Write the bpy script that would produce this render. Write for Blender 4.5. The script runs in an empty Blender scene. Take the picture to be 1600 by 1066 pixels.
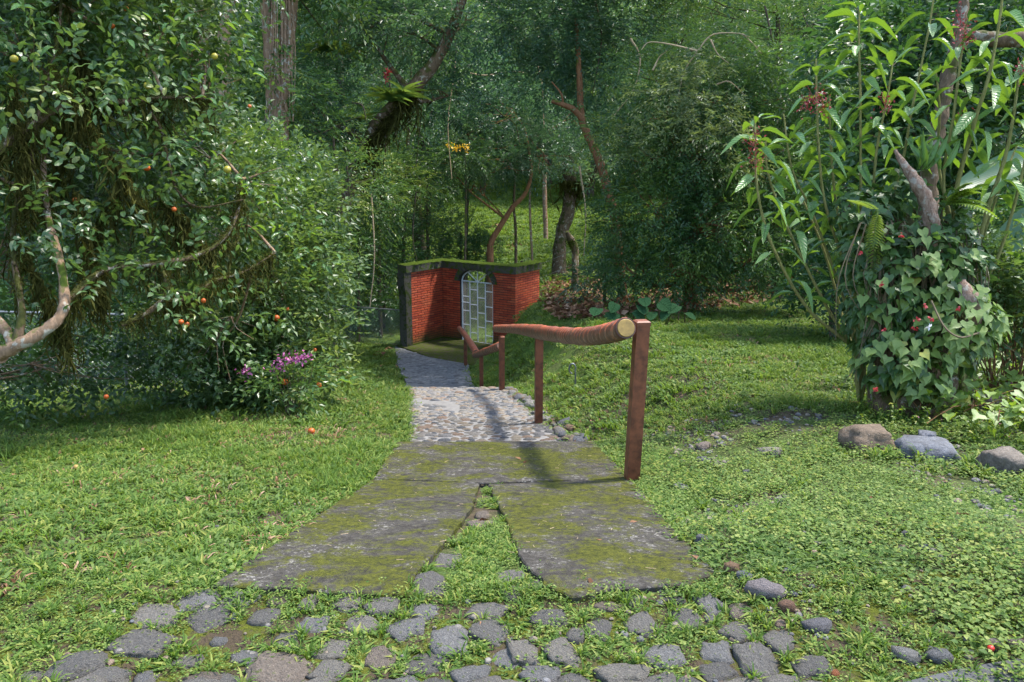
import bpy, math, random, bmesh
import numpy as np
from mathutils import Vector, Matrix, noise as mnoise
random.seed(7); R = np.random.RandomState(11)
sc = bpy.context.scene; COL = sc.collection
# ------------------------------------------------------------------ camera, sky, sun, exposure
PITCH = math.radians(12); F = 1244.0; CZ = 1.65
cam = bpy.data.objects.new('camera', bpy.data.cameras.new('camera')); COL.objects.link(cam)
cam.location = (0, 0, CZ); cam.rotation_euler = (math.pi/2 - PITCH, 0, 0)
cam.data.sensor_width = 36; cam.data.lens = F/1600*36; cam.data.clip_end = 600; cam.data.clip_start = .05
sc.camera = cam
W = bpy.data.worlds.new('World'); sc.world = W; W.use_nodes = True
wn = W.node_tree; bg = wn.nodes['Background']
sky = wn.nodes.new('ShaderNodeTexSky'); sky.sky_type = 'NISHITA'; sky.sun_disc = False
SUN = Vector((.40, .16, .90)).normalized()
sky.sun_elevation = math.asin(SUN.z); sky.sun_rotation = math.atan2(SUN.x, SUN.y); sky.air_density = 1.2; sky.dust_density = 1.5
wn.links.new(sky.outputs[0], bg.inputs[0]); bg.inputs[1].default_value = .15
sl = bpy.data.lights.new('sun', 'SUN'); sl.energy = 2.1; sl.angle = math.radians(5); sl.color = (1, .95, .86)
so = bpy.data.objects.new('sun', sl); COL.objects.link(so); so.rotation_euler = SUN.to_track_quat('Z', 'Y').to_euler(); so.location = (0, 0, 30)
sc.view_settings.view_transform = 'Standard'; sc.view_settings.look = 'None'; sc.view_settings.gamma = 1
sc.view_settings.exposure = 2.1
sc.view_settings.use_curve_mapping = False
sc.render.engine = 'CYCLES'; cy = sc.cycles
cy.max_bounces = 6; cy.diffuse_bounces = 3; cy.glossy_bounces = 2; cy.transmission_bounces = 3; cy.transparent_max_bounces = 4
cy.caustics_reflective = False; cy.caustics_refractive = False; cy.sample_clamp_indirect = 6
# ------------------------------------------------------------------ geometry of the place
cp, sp = math.cos(PITCH), math.sin(PITCH)
def P(px, py, d):
    """point seen at photo pixel px,py at depth d metres"""
    x = (px-800)/F*d; dn = (py-533)/F*d
    return np.array([x, d*cp-dn*sp, CZ-(dn*cp+d*sp)])
TY = np.array([-20, 3.0, 5.32, 6.68, 6.72, 8.19, 12.85, 12.9, 15.95, 20, 24, 30, 45, 60, 90, 160.])
TC = np.array([0, 0, -.49, -.676, -1.0, -1.2, -1.87, -2.17, -2.69, -2.8, -2.8, -2.7, -1.8, -.6, 7, 40.])
TLy = np.array([-20, 3, 5.3, 8, 11, 14, 17, 21, 30, 45, 60, 90, 160.]); TL = np.array([0, -.04, -.46, -.95, -1.5, -2.1, -2.5, -2.8, -2.8, -2.1, -.8, 7, 40.])
TRy = np.array([-20, 3, 5.5, 8, 12, 17, 22, 30, 45, 60, 90, 160.]); TR = np.array([0, .02, -.33, -.5, -.85, -1.25, -1.7, -2.2, -1.8, -.6, 7, 40.])
PCy = np.array([0, 3, 5.3, 6.7, 8.2, 12.85, 16, 18.5, 21]); PCx = np.array([-.2, -.2, -.09, -.14, -.25, -.91, -1.45, -1.75, -1.6])
PWy = np.array([0, 3, 5.3, 6.7, 8.2, 12.85, 16, 18.5, 22]); PHW = np.array([1.0, 1.0, .93, .88, .87, .80, .72, .85, 1.5])
def ss(t): t = np.clip(t, 0, 1); return t*t*(3-2*t)
def vnoise(x, y, s=1.0, seed=0):
    """cheap smooth value noise, vectorised, 0..1"""
    x = np.asarray(x, float)*s+seed*17.3; y = np.asarray(y, float)*s-seed*9.1
    xi = np.floor(x).astype(np.int64); yi = np.floor(y).astype(np.int64); fx = ss(x-xi); fy = ss(y-yi)
    def h(a, b):
        n = (a*374761393+b*668265263+seed*974634777) & 0xffffffff
        n = ((n ^ (n >> 13))*1274126177) & 0xffffffff
        return ((n ^ (n >> 16)) & 0xffff)/65535.
    return (h(xi, yi)*(1-fx)+h(xi+1, yi)*fx)*(1-fy)+(h(xi, yi+1)*(1-fx)+h(xi+1, yi+1)*fx)*fy
def pathdist(x, y):
    return np.abs(x-np.interp(y, PCy, PCx))-np.interp(y, PWy, PHW)
def gz(x, y):
    x = np.asarray(x, float); y = np.asarray(y, float)
    c = np.interp(y, TY, TC); l = np.interp(y, TLy, TL); r = np.interp(y, TRy, TR)
    pc = np.interp(y, PCy, PCx); hw = np.interp(y, PWy, PHW)
    tl = ss((pc-hw-x)/1.2); tr = ss((x-pc-hw+.05)/np.where(y > 19, 1.6, 1.9))
    z = np.where(x < pc, c*(1-tl)+l*tl, c*(1-tr)+r*tr)
    onp = 1-ss(pathdist(x, y)/.25)
    bump = (vnoise(x, y, .9, 1)-.5)*.10+(vnoise(x, y, 3.1, 2)-.5)*.03
    z = z+bump*(1-onp)*ss((y-1)/3)
    z = z-.028*onp
    z = z+np.clip((np.abs(x)-7)*.07, 0, 3)*ss((y-5)/10)
    return z
def G(px, py):
    """ground point under a photo pixel"""
    d = GD; x = (px-800)/F*d; dn = (py-533)/F*d; y = d*cp-dn*sp; z = CZ-(dn*cp+d*sp); g = gz(x, y); k = int(np.argmax(z <= g))
    if z[k] > g[k]: k = len(d)-1
    return np.array([x[k], y[k], float(g[k])])
GD = np.concatenate([np.arange(1.5, 30, .025), np.arange(30, 120, .25)])
def Gd(px, d):
    """ground point in photo column px at depth about d"""
    x = (px-800)/F*d; y = d*1.0
    for _ in range(6):
        z = float(gz(x, y)); y = (d-(CZ-z)*sp)/cp
    return np.array([x, y, float(gz(x, y))])
# ------------------------------------------------------------------ mesh builder
class MB:
    def __init__(s): s.V = []; s.F = []; s.A = []; s.M = []; s.n = 0
    def add(s, V, faces, var=.5, mi=0):
        V = np.asarray(V, float).reshape(-1, 3)
        if isinstance(faces, np.ndarray): faces = [faces]
        else:
            g = {}
            for f in faces: g.setdefault(len(f), []).append(f)
            faces = [np.array(v) for v in g.values()]
        for f in faces: s.F.append(f+s.n); s.M.append(np.full(len(f), mi))
        s.V.append(V); s.A.append(np.full(len(V), var) if np.isscalar(var) else np.asarray(var, float)); s.n += len(V)
        return s
    def mesh(s, name, mats, smooth=False, uv=None):
        me = bpy.data.meshes.new(name); V = np.concatenate(s.V); A = np.concatenate(s.A)
        me.vertices.add(len(V)); me.vertices.foreach_set('co', V.astype(np.float32).ravel())
        lt = np.concatenate([np.full(len(f), f.shape[1]) for f in s.F]); lv = np.concatenate([f.ravel() for f in s.F])
        me.loops.add(len(lv)); me.loops.foreach_set('vertex_index', lv.astype(np.int32))
        me.polygons.add(len(lt)); me.polygons.foreach_set('loop_start', np.concatenate([[0], np.cumsum(lt)[:-1]]).astype(np.int32))
        mi = np.concatenate(s.M).astype(np.int32); me.polygons.foreach_set('material_index', mi)
        me.polygons.foreach_set('use_smooth', np.full(len(lt), bool(smooth)))
        at = me.attributes.new('var', 'FLOAT', 'POINT'); at.data.foreach_set('value', A.astype(np.float32))
        if uv is not None:
            ul = me.uv_layers.new(name='UVMap'); ul.data.foreach_set('uv', np.asarray(uv, np.float32)[lv].ravel())
        for m in (mats if isinstance(mats, (list, tuple)) else [mats]): me.materials.append(m)
        me.update(calc_edges=True); me.validate(); return me
    def obj(s, name, mats, parent=None, smooth=False, **k):
        o = bpy.data.objects.new(name, s.mesh(name, mats, smooth)); COL.objects.link(o); own(o, parent)
        for a, b in k.items(): o[a] = b
        return o
def own(o, parent):
    if parent is not None:
        o.parent = parent; q = parent
        while q is not None: o.location = o.location-q.location; q = q.parent   # parts are built in world space
def inst(name, me, parent, loc, rot=(0, 0, 0), scl=(1, 1, 1), **k):
    o = bpy.data.objects.new(name, me); COL.objects.link(o)
    loc = Vector(loc)
    if parent is not None:
        o.parent = parent
        q = parent
        while q is not None: loc = loc-q.location; q = q.parent
    o.location = loc; o.rotation_euler = rot; o.scale = scl if not np.isscalar(scl) else (scl,)*3
    for a, b in k.items(): o[a] = b
    return o
def thing(name, label, cat, loc, group=None):
    o = bpy.data.objects.new(name, None); COL.objects.link(o); o.location = Vector(loc); o.empty_display_size = .2
    o['label'] = label; o['category'] = cat
    if group: o['group'] = group
    return o
def nrm(v): v = np.asarray(v, float); return v/np.maximum(np.linalg.norm(v, axis=-1, keepdims=True), 1e-9)
def spline(pts, n):
    pts = np.asarray(pts, float)
    if len(pts) < 3: t = np.linspace(0, 1, n)[:, None]; return pts[0]*(1-t)+pts[-1]*t
    Q = np.vstack([2*pts[0]-pts[1], pts, 2*pts[-1]-pts[-2]]); m = len(pts)-1; out = []
    for t in np.linspace(0, m-1e-6, n):
        i = int(t); u = t-i; a, b, c, d = Q[i:i+4]
        out.append(.5*((2*b)+(-a+c)*u+(2*a-5*b+4*c-d)*u*u+(-a+3*b-3*c+d)*u**3))
    return np.array(out)
def tube(mb, pts, r, n=8, seg=None, rough=.0, var=.5, mi=0, caps=True):
    pts = spline(pts, seg or max(3, len(pts)*3)); m = len(pts)
    r = np.interp(np.linspace(0, 1, m), np.linspace(0, 1, len(r)), r) if not np.isscalar(r) else np.full(m, r)
    T = nrm(np.gradient(pts, axis=0)); u = nrm(np.cross(T[0], [0.3, .2, 1.] if abs(T[0][2]) < .9 else [1, 0, 0])); rings = []
    for i in range(m):
        u = nrm(u-T[i]*np.dot(u, T[i])); v = np.cross(T[i], u)
        a = np.linspace(0, 2*np.pi, n, endpoint=False)
        rr = r[i]*(1+rough*(R.rand(n)-.5)*2)
        rings.append(pts[i]+(np.cos(a)*rr)[:, None]*u+(np.sin(a)*rr)[:, None]*v)
    V = np.concatenate(rings); i, j = np.meshgrid(np.arange(m-1), np.arange(n), indexing='ij'); i = i.ravel(); j = j.ravel(); k = (j+1) % n
    F = np.stack([i*n+j, i*n+k, (i+1)*n+k, (i+1)*n+j], 1)
    mb.add(V, F, var, mi)
    if caps: mb.add(V[:n], [tuple(range(n))[::-1]], var, mi); mb.add(V[-n:], [tuple(range(n))], var, mi)
    return pts
def box(mb, c, s, rz=0, mi=0, var=.5, bev=0, R3=None):
    sx, sy, sz = np.array(s)/2
    if bev:
        b = bev; V = []
        for z, i in ((-sz, b), (-sz+b, 0), (sz-b, 0), (sz, b)):
            V += [(-sx+i, -sy+i, z), (sx-i, -sy+i, z), (sx-i, sy-i, z), (-sx+i, sy-i, z)]
        Fq = [(3, 2, 1, 0), (12, 13, 14, 15)]+[(k*4+j, k*4+(j+1) % 4, k*4+4+(j+1) % 4, k*4+4+j) for k in range(3) for j in range(4)]
    else:
        V = [(-sx, -sy, -sz), (sx, -sy, -sz), (sx, sy, -sz), (-sx, sy, -sz), (-sx, -sy, sz), (sx, -sy, sz), (sx, sy, sz), (-sx, sy, sz)]
        Fq = [(3, 2, 1, 0), (4, 5, 6, 7), (0, 1, 5, 4), (1, 2, 6, 5), (2, 3, 7, 6), (3, 0, 4, 7)]
    V = np.array(V); ca, sa = math.cos(rz), math.sin(rz)
    M3 = np.array([[ca, -sa, 0], [sa, ca, 0], [0, 0, 1]]) if R3 is None else np.asarray(R3)
    mb.add(V@M3.T+np.array(c), Fq, var, mi)
# leaf templates: (u along, v across, h up), faces
LT = {
 2: (np.array([(0, 0, 0), (.45, .5, .07), (1, 0, -.12), (.45, -.5, .07)]), np.array([(0, 2, 1), (0, 3, 2)])),
 4: (np.array([(0, 0, 0), (.4, .5, .07), (.45, 0, .0), (.4, -.5, .07), (1, 0, -.2)]), np.array([(0, 2, 1), (0, 3, 2), (1, 2, 4), (2, 3, 4)])),
 6: (np.array([(0, 0, 0), (.25, .4, .05), (.25, -.4, .05), (.5, 0, .02), (.62, .42, .03), (.62, -.42, .03), (1, 0, -.22)]),
     np.array([(0, 3, 1), (0, 2, 3), (1, 3, 4), (3, 2, 5), (4, 3, 6), (3, 5, 6)])),
}
def blade():  # grass blade 3 segments
    V = []; 
    for u, w, h in ((0, .5, 0), (.4, .6, .30), (.75, .4, .28), (1, 0, .05)):
        V += [(u, w, h), (u, -w, h)] if w else [(u, 0, h)]
    return np.array(V), np.array([(0, 1, 3), (0, 3, 2), (2, 3, 5), (2, 5, 4), (4, 5, 6)])
LT['b'] = blade()
def heart():
    V = [(0, 0, 0), (-.18, .3, .05), (.05, .52, .06), (.35, .40, .05), (.62, .18, .02), (1, 0, -.16), (.62, -.18, .02), (.35, -.40, .05), (.05, -.52, .06), (-.18, -.3, .05), (.35, 0, -.03)]
    return np.array(V), np.array([(0, 10, 1), (1, 10, 2), (2, 10, 3), (3, 10, 4), (4, 10, 5), (5, 10, 6), (6, 10, 7), (7, 10, 8), (8, 10, 9), (9, 10, 0)])
LT['h'] = heart()
def leaves(mb, pos, d, up, L, Wd, var=None, t=4, mi=0):
    T, Fc = LT[t]; n = len(pos)
    if n == 0: return
    d = nrm(d); s = nrm(np.cross(up, d)); u = np.cross(d, s)
    L = np.broadcast_to(L, (n,)); Wd = np.broadcast_to(Wd, (n,))
    V = pos[:, None, :]+d[:, None, :]*(T[None, :, 0]*L[:, None])[..., None]+s[:, None, :]*(T[None, :, 1]*Wd[:, None])[..., None]+u[:, None, :]*(T[None, :, 2]*L[:, None])[..., None]
    k = len(T); Fa = (Fc[None]+(np.arange(n)*k)[:, None, None]).reshape(-1, 3)
    if var is None: var = R.rand(n)
    mb.add(V.reshape(-1, 3), Fa, np.repeat(var, k), mi)
def rdir(n, zb=0.):
    v = R.randn(n, 3); v[:, 2] += zb; return nrm(v)
def sprays(mb, org, out, n_leaf, tw, L, Wd, droop=.3, t=2, planar=.5, mi=0, var0=None, upb=.8, stem=None):
    """twigs at org heading out, each with n_leaf leaves alternating left and right"""
    n = len(org); out = nrm(out); tw = tw*(.7+.6*R.rand(n)); s = nrm(np.cross(out, nrm(np.array([0, 0, 1.])+R.randn(n, 3)*(1-planar)*.6))); up = np.cross(s, out)
    up = up*np.sign(up[:, 2:3]+1e-6)
    v0 = R.rand(n) if var0 is None else var0
    Pp = []; D = []; U = []; Va = []
    for i in range(n_leaf):
        f = (i+.6)/n_leaf; p = org+out*(tw*f)[:, None]; p[:, 2] -= droop*tw*f*f
        sd = 1 if i % 2 else -1
        d = out*(.35+.5*f)+s*sd*(1.05-.45*f)+R.randn(n, 3)*.22; d[:, 2] -= droop*.8
        Pp.append(p); D.append(d); U.append(up*upb+R.randn(n, 3)*.35); Va.append(np.clip(v0+R.randn(n)*.13, 0, 1))
    Pp = np.concatenate(Pp); m = len(Pp)
    leaves(mb, Pp, np.concatenate(D), np.concatenate(U), L*(.65+.6*R.rand(m)), Wd*(.7+.5*R.rand(m)), np.concatenate(Va), t, mi)
    if stem:
        for k in range(0, n, stem):
            e = org[k]+out[k]*tw[k]; e[2] -= droop*tw[k]; tube(mb, [org[k], (org[k]+e)/2+[0, 0, droop*tw[k]*.2], e], [.004, .002], 3, 3, mi=1, caps=False)
def lobe_points(lobes, n, shell=.5):
    """points and outward directions spread in ellipsoid lobes (x,y,z,rx,ry,rz)"""
    lobes = np.asarray(lobes, float); w = (lobes[:, 3]*lobes[:, 4]*lobes[:, 5])**.72; idx = R.choice(len(lobes), n, p=w/w.sum())
    dr = nrm(R.randn(n, 3)); rad = (shell+(1-shell)*R.rand(n))**.6
    # uneven lobes: radius modulated by direction
    mod = .78+.44*vnoise(dr[:, 0]*2.3+idx*3.7, dr[:, 1]*2.3+dr[:, 2]*1.9, 1.3, 5)
    p = lobes[idx, :3]+dr*lobes[idx, 3:]*(rad*mod)[:, None]
    return p, dr, idx
# ------------------------------------------------------------------ materials
class Mt:
    def __init__(s, name, rough=.8, spec=.4):
        s.m = bpy.data.materials.new(name); s.m.use_nodes = True; s.t = s.m.node_tree; s.b = s.t.nodes['Principled BSDF']
        s.b.inputs['Roughness'].default_value = rough; s.b.inputs['Specular IOR Level'].default_value = spec
    def n(s, ty, _p=None, **k):
        x = s.t.nodes.new(ty)
        for a, b in (_p or {}).items(): setattr(x, a, b)
        for a, b in k.items(): s.inp(x, a.replace('_', ' '), b)
        return x
    def inp(s, x, key, v):
        i = x.inputs[int(key)] if key.isdigit() else x.inputs[key]
        if isinstance(v, bpy.types.NodeSocket): s.t.links.new(v, i)
        elif isinstance(v, bpy.types.Node): s.t.links.new(v.outputs[0], i)
        else: i.default_value = v
    def noise(s, scale, vec=None, detail=4, rough=.6, dist=0):
        k = dict(Scale=float(scale), Detail=float(detail), Roughness=rough, Distortion=float(dist))
        x = s.n('ShaderNodeTexNoise', **k)
        s.t.links.new(vec if vec is not None else s.co(), x.inputs['Vector']); return x.outputs['Fac']
    def co(s, scl=None, obj=True):
        c = s.n('ShaderNodeTexCoord').outputs['Object' if obj else 'Generated']
        if scl: c = s.n('ShaderNodeMapping', Vector=c, Scale=scl).outputs[0]
        return c
    def wco(s, scl=None):
        c = s.n('ShaderNodeNewGeometry').outputs['Position']
        if scl: c = s.n('ShaderNodeMapping', Vector=c, Scale=scl).outputs[0]
        return c
    def ramp(s, fac, *stops, interp='LINEAR'):
        x = s.n('ShaderNodeValToRGB', Fac=fac); e = x.color_ramp.elements; x.color_ramp.interpolation = interp
        while len(e) < len(stops): e.new(.5)
        for q, (p, c) in zip(e, stops): q.position = p; q.color = (*c, 1) if len(c) == 3 else (c[0],)*3+(1,)
        return x.outputs[0]
    def step(s, fac, a, b): return s.ramp(fac, (a, (0, 0, 0)), (b, (1, 1, 1)))
    def mix(s, fac, a, b, mode='MIX'):
        x = s.n('ShaderNodeMix', {'data_type': 'RGBA', 'blend_type': mode})
        for i, v in ((0, fac), (6, a), (7, b)):
            if isinstance(v, tuple) and len(v) == 3: v = (*v, 1)
            s.inp(x, str(i), v)
        return x.outputs[2]
    def math(s, op, a, b=0., c=None):
        x = s.n('ShaderNodeMath', {'operation': op}); s.inp(x, '0', a); s.inp(x, '1', b)
        if c is not None: s.inp(x, '2', c)
        return x.outputs[0]
    def var(s): return s.n('ShaderNodeAttribute', {'attribute_name': 'var'}).outputs['Fac']
    def rnd(s): return s.n('ShaderNodeObjectInfo').outputs['Random']
    def bump(s, h, strength=.5, dist=.01):
        x = s.n('ShaderNodeBump', Strength=strength, Distance=dist, Height=h); s.t.links.new(x.outputs[0], s.b.inputs['Normal']); return x
    def col(s, c): s.inp(s.b, 'Base Color', (*c, 1) if isinstance(c, tuple) else c); return s
def leafmat(name, c1, c2, c3=None, rough=.42, trans=.35, tcol=None, spec=.5):
    m = Mt(name, rough, spec); v = m.var(); v = m.math('ADD', v, m.math('MULTIPLY', m.math('SUBTRACT', m.rnd(), .5), .35))
    c = m.ramp(v, (0, c1), (.75, c2), (1, c3 or c2)); m.col(c)
    t = tcol or tuple(min(1, x*k) for x, k in zip(c2, (2.2, 2.0, .8)))
    tr = m.n('ShaderNodeBsdfTranslucent', Color=m.mix(.5, c, t)); mx = m.n('ShaderNodeMixShader')
    m.inp(mx, '0', trans); m.t.links.new(m.b.outputs[0], mx.inputs[1]); m.t.links.new(tr.outputs[0], mx.inputs[2])
    m.t.links.new(mx.outputs[0], m.t.nodes['Material Output'].inputs[0]); return m.m
def barkmat(name, c1, c2, moss=.0, mcol=(.06, .085, .012), lichen=0., scale=1):
    m = Mt(name, .9, .15); co = m.wco((14*scale, 14*scale, 3.5*scale)); n1 = m.noise(1.6, co, 6, .7, .6); n2 = m.noise(5, m.wco(), 4)
    c = m.ramp(n1, (.3, c1), (.7, c2))
    if lichen: c = m.mix(m.math('MULTIPLY', m.step(m.noise(9*scale, m.wco(), 3), .56, .62), lichen), c, (.34, .34, .29))
    if moss:
        nz = m.n('ShaderNodeSeparateXYZ', Vector=m.n('ShaderNodeNewGeometry').outputs['Normal']).outputs[2]
        f = m.math('ADD', m.math('MULTIPLY', nz, .18), n2); f = m.step(f, .68-moss*.35, .74-moss*.3); c = m.mix(f, c, mcol)
    m.col(c); m.bump(m.math('ADD', n1, m.math('MULTIPLY', n2, .4)), .9, .02); return m.m
def plain(name, c, rough=.6, metal=0, var=.0):
    m = Mt(name, rough, .4); m.b.inputs['Metallic'].default_value = metal
    n = m.noise(14, m.wco(), 5); d = tuple(x*(.72-var) for x in c); m.col(m.mix(m.step(n, .4, .65), c, d)); m.bump(n, .25, .004); return m.m

def groundmat():
    m = Mt('lawn_soil', .95, .1); w = m.wco(); y = m.n('ShaderNodeSeparateXYZ', Vector=w).outputs[1]
    n1 = m.noise(1.1, w, 5); n2 = m.noise(24, w, 5, .7); n3 = m.noise(.35, w, 3)
    soil = m.ramp(n2, (.3, (.035, .028, .018)), (.7, (.10, .078, .05)))
    green = m.ramp(n2, (.25, (.022, .05, .008)), (.75, (.07, .125, .02)))
    near = m.mix(m.step(n1, .42, .62), soil, green)
    far = m.mix(m.step(n3, .35, .65), m.ramp(n2, (.3, (.035, .075, .012)), (.7, (.085, .14, .022))), (.075, .11, .026))
    c = m.mix(m.n('ShaderNodeMapRange', Value=y, From_Min=8., From_Max=18.), near, far); m.col(c); m.bump(n2, .8, .04); return m.m
def concrete():
    m = Mt('mossy_concrete', .93, .15); w = m.wco(); n = m.noise(1.7, w, 7, .72, .4); f = m.noise(130, w, 3, .7); f2 = m.noise(18, w, 6, .8)
    vo = m.n('ShaderNodeTexVoronoi', Vector=w, Scale=60.); peb = m.step(vo.outputs['Distance'], .34, .24)
    base = m.ramp(f2, (.34, (.017, .015, .012)), (.5, (.044, .039, .034)), (.68, (.092, .085, .075)))
    pc = m.ramp(m.n('ShaderNodeSeparateColor', Color=vo.outputs['Color']).outputs[0], (0, (.04, .036, .03)), (.8, (.08, .073, .065)), (1, (.24, .225, .20)))
    exposed = m.math('MULTIPLY', peb, m.step(m.noise(4, w, 4), .44, .6))
    c = m.mix(exposed, base, pc)
    c = m.mix(m.math('MULTIPLY', m.step(f, .35, .7), .35), c, (.05, .045, .035))
    g = m.ramp(m.math('MULTIPLY', m.math('ADD', f2, m.noise(60, w, 4, .8)), .5), (.40, (.014, .018, .003)), (.60, (.088, .092, .007)))
    mf = m.math('ADD', m.math('MULTIPLY', n, .75), m.math('MULTIPLY', f2, .35)); mf = m.math('MULTIPLY', m.step(mf, .508, .588), .90)
    c = m.mix(mf, c, g); m.col(c); m.bump(m.math('ADD', m.math('MULTIPLY', peb, .5), m.math('ADD', f, f2)), .75, .012); return m.m
def stonemat(name, cols, moss=0., scl=22):
    m = Mt(name, .82, .35); o = m.co(); n = m.noise(scl, o, 6, .7, .3); n2 = m.noise(scl*.3, o, 4); r = m.rnd()
    st = [(i/(len(cols)-1), c) for i, c in enumerate(cols)]; c = m.ramp(m.math('FRACT', m.math('ADD', r, m.math('MULTIPLY', m.var(), 1.7))), *st, interp='CONSTANT' if len(cols) > 3 else 'LINEAR')
    c = m.mix(m.math('MULTIPLY', m.step(n, .35, .65), .75), c, m.mix(1., c, (.40, .37, .34), 'MULTIPLY'))
    c = m.mix(m.math('MULTIPLY', m.step(n2, .48, .62), .5), c, m.mix(1., c, (1.5, 1.5, 1.48), 'MULTIPLY'))
    c = m.mix(m.math('MULTIPLY', m.step(m.noise(scl*1.8, o, 3), .60, .70), .16), c, (.36, .35, .32))
    if moss: c = m.mix(m.step(m.math('ADD', n2, m.math('MULTIPLY', n, .3)), .86-moss*.3, .94-moss*.3), c, (.07, .085, .015))
    m.col(c); m.bump(m.math('ADD', n, m.math('MULTIPLY', n2, 1.5)), 1., .02); return m.m
def brickmat():
    m = Mt('red_brick', .8, .25); w = m.wco(); n = m.noise(16, w, 5, .7); z = m.n('ShaderNodeSeparateXYZ', Vector=w).outputs[2]; big = m.noise(2.2, w, 4)
    c = m.ramp(m.math('FRACT', m.math('ADD', m.rnd(), m.math('MULTIPLY', m.var(), 1.7))), (0, (.25, .040, .020)), (.35, (.43, .078, .028)), (.7, (.34, .056, .026)), (1, (.48, .12, .05)))
    c = m.mix(m.math('MULTIPLY', m.step(n, .38, .62), .5), c, (.20, .03, .015))
    c = m.mix(m.math('MULTIPLY', m.step(big, .5, .72), .35), c, (.17, .06, .035))
    foot = m.n('ShaderNodeMapRange', Value=m.math('ADD', z, m.math('MULTIPLY', big, -.5)), From_Min=-2.62, From_Max=-3.02)
    c = m.mix(m.math('MULTIPLY', foot.outputs[0], .9), c, m.mix(n, (.03, .035, .012), (.05, .075, .012)))
    m.col(c); m.bump(n, .5, .004); return m.m
def mossmat(name, a=(.035, .065, .006), b=(.13, .19, .012), dark=(.045, .042, .034), cover=.6):
    m = Mt(name, .95, .05); w = m.wco(); n = m.noise(9, w, 6, .7); f = m.noise(70, w, 3)
    c = m.mix(m.step(n, .62-cover*.4, .72-cover*.4), dark, m.ramp(f, (.3, a), (.7, b))); m.col(c); m.bump(m.math('ADD', n, f), .9, .02); return m.m
def railmat():
    m = Mt('flaky_orange_brown_rail', .55, .4); w = m.wco(); n = m.noise(11, w, 6, .75, .5); n2 = m.noise(3.2, w, 3)
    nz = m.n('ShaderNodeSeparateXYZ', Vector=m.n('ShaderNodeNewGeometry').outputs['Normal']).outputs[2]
    paint = m.ramp(n2, (.3, (.27, .045, .017)), (.5, (.40, .085, .026)), (.7, (.28, .095, .038)))
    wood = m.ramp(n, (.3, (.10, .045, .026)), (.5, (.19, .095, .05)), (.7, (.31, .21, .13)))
    f = m.math('ADD', m.math('MULTIPLY', nz, .22), m.math('MULTIPLY', n, .9)); c = m.mix(m.step(f, .42, .58), wood, paint)  # orange on top, brown on faces turned down, boundary broken by noise
    fl = m.noise(1.0, m.wco((9, 30, 30)), 4, .8); c = m.mix(m.math('MULTIPLY', m.step(fl, .6, .68), .75), c, (.55, .42, .32))
    wv = m.n('ShaderNodeTexWave', {'wave_type': 'BANDS', 'bands_direction': 'Y'}, Vector=w, Scale=2.6, Distortion=5., Detail=3.).outputs[1]; g = m.step(wv, .16, .02); c = m.mix(m.math('MULTIPLY', g, .65), c, (.06, .03, .018))
    c = m.mix(m.math('MULTIPLY', m.step(m.noise(38, w, 4, .8), .60, .70), .6), c, (.42, .32, .24)); m.col(c); m.bump(m.math('ADD', m.math('ADD', n, fl), m.math('MULTIPLY', wv, .8)), .9, .010); return m.m
def bigleafmat(name, c1, c2, tcol, rough=.38, veins=11, trans=.45, tip=0.):
    m = Mt(name, rough, .55); uv = m.n('ShaderNodeUVMap').outputs[0]; s = m.n('ShaderNodeSeparateXYZ', Vector=uv)
    u, v = s.outputs[0], s.outputs[1]; av = m.math('ABSOLUTE', m.math('SUBTRACT', v, .5))
    ph = m.math('MULTIPLY', m.math('SUBTRACT', u, m.math('MULTIPLY', av, .45)), float(veins)); w = m.math('ABSOLUTE', m.math('SUBTRACT', m.math('FRACT', ph), .5))
    side = m.step(w, .07, .0); mid = m.step(av, .03, .012); vein = m.math('MAXIMUM', m.math('MULTIPLY', side, .55), mid)
    r = m.math('FRACT', m.math('ADD', m.rnd(), m.var())); nn = m.noise(30, m.wco(), 3)
    c = m.ramp(m.math('ADD', m.math('MULTIPLY', r, .8), m.math('MULTIPLY', nn, .25)), (0, c1), (.86, c2), (1, tuple(x*k for x, k in zip(c2, (3.2, 1.5, .7)))))
    c = m.mix(m.math('MULTIPLY', vein, .5 if veins > 6 else .22), c, tuple(min(1, x*2.4+.03) for x in c2)); m.col(c); m.bump(m.math('SUBTRACT', w, m.math('MULTIPLY', mid, .4)), .6 if 6 < veins < 20 else .12, .01)
    tr = m.n('ShaderNodeBsdfTranslucent', Color=m.mix(m.math('MULTIPLY', vein, .4), tcol, tuple(x*.45 for x in tcol))); mx = m.n('ShaderNodeMixShader')
    m.inp(mx, '0', trans); m.t.links.new(m.b.outputs[0], mx.inputs[1]); m.t.links.new(tr.outputs[0], mx.inputs[2])
    if rough > .8: m.b.inputs['Specular IOR Level'].default_value = .08
    m.t.links.new(mx.outputs[0], m.t.nodes['Material Output'].inputs[0]); return m.m
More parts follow.
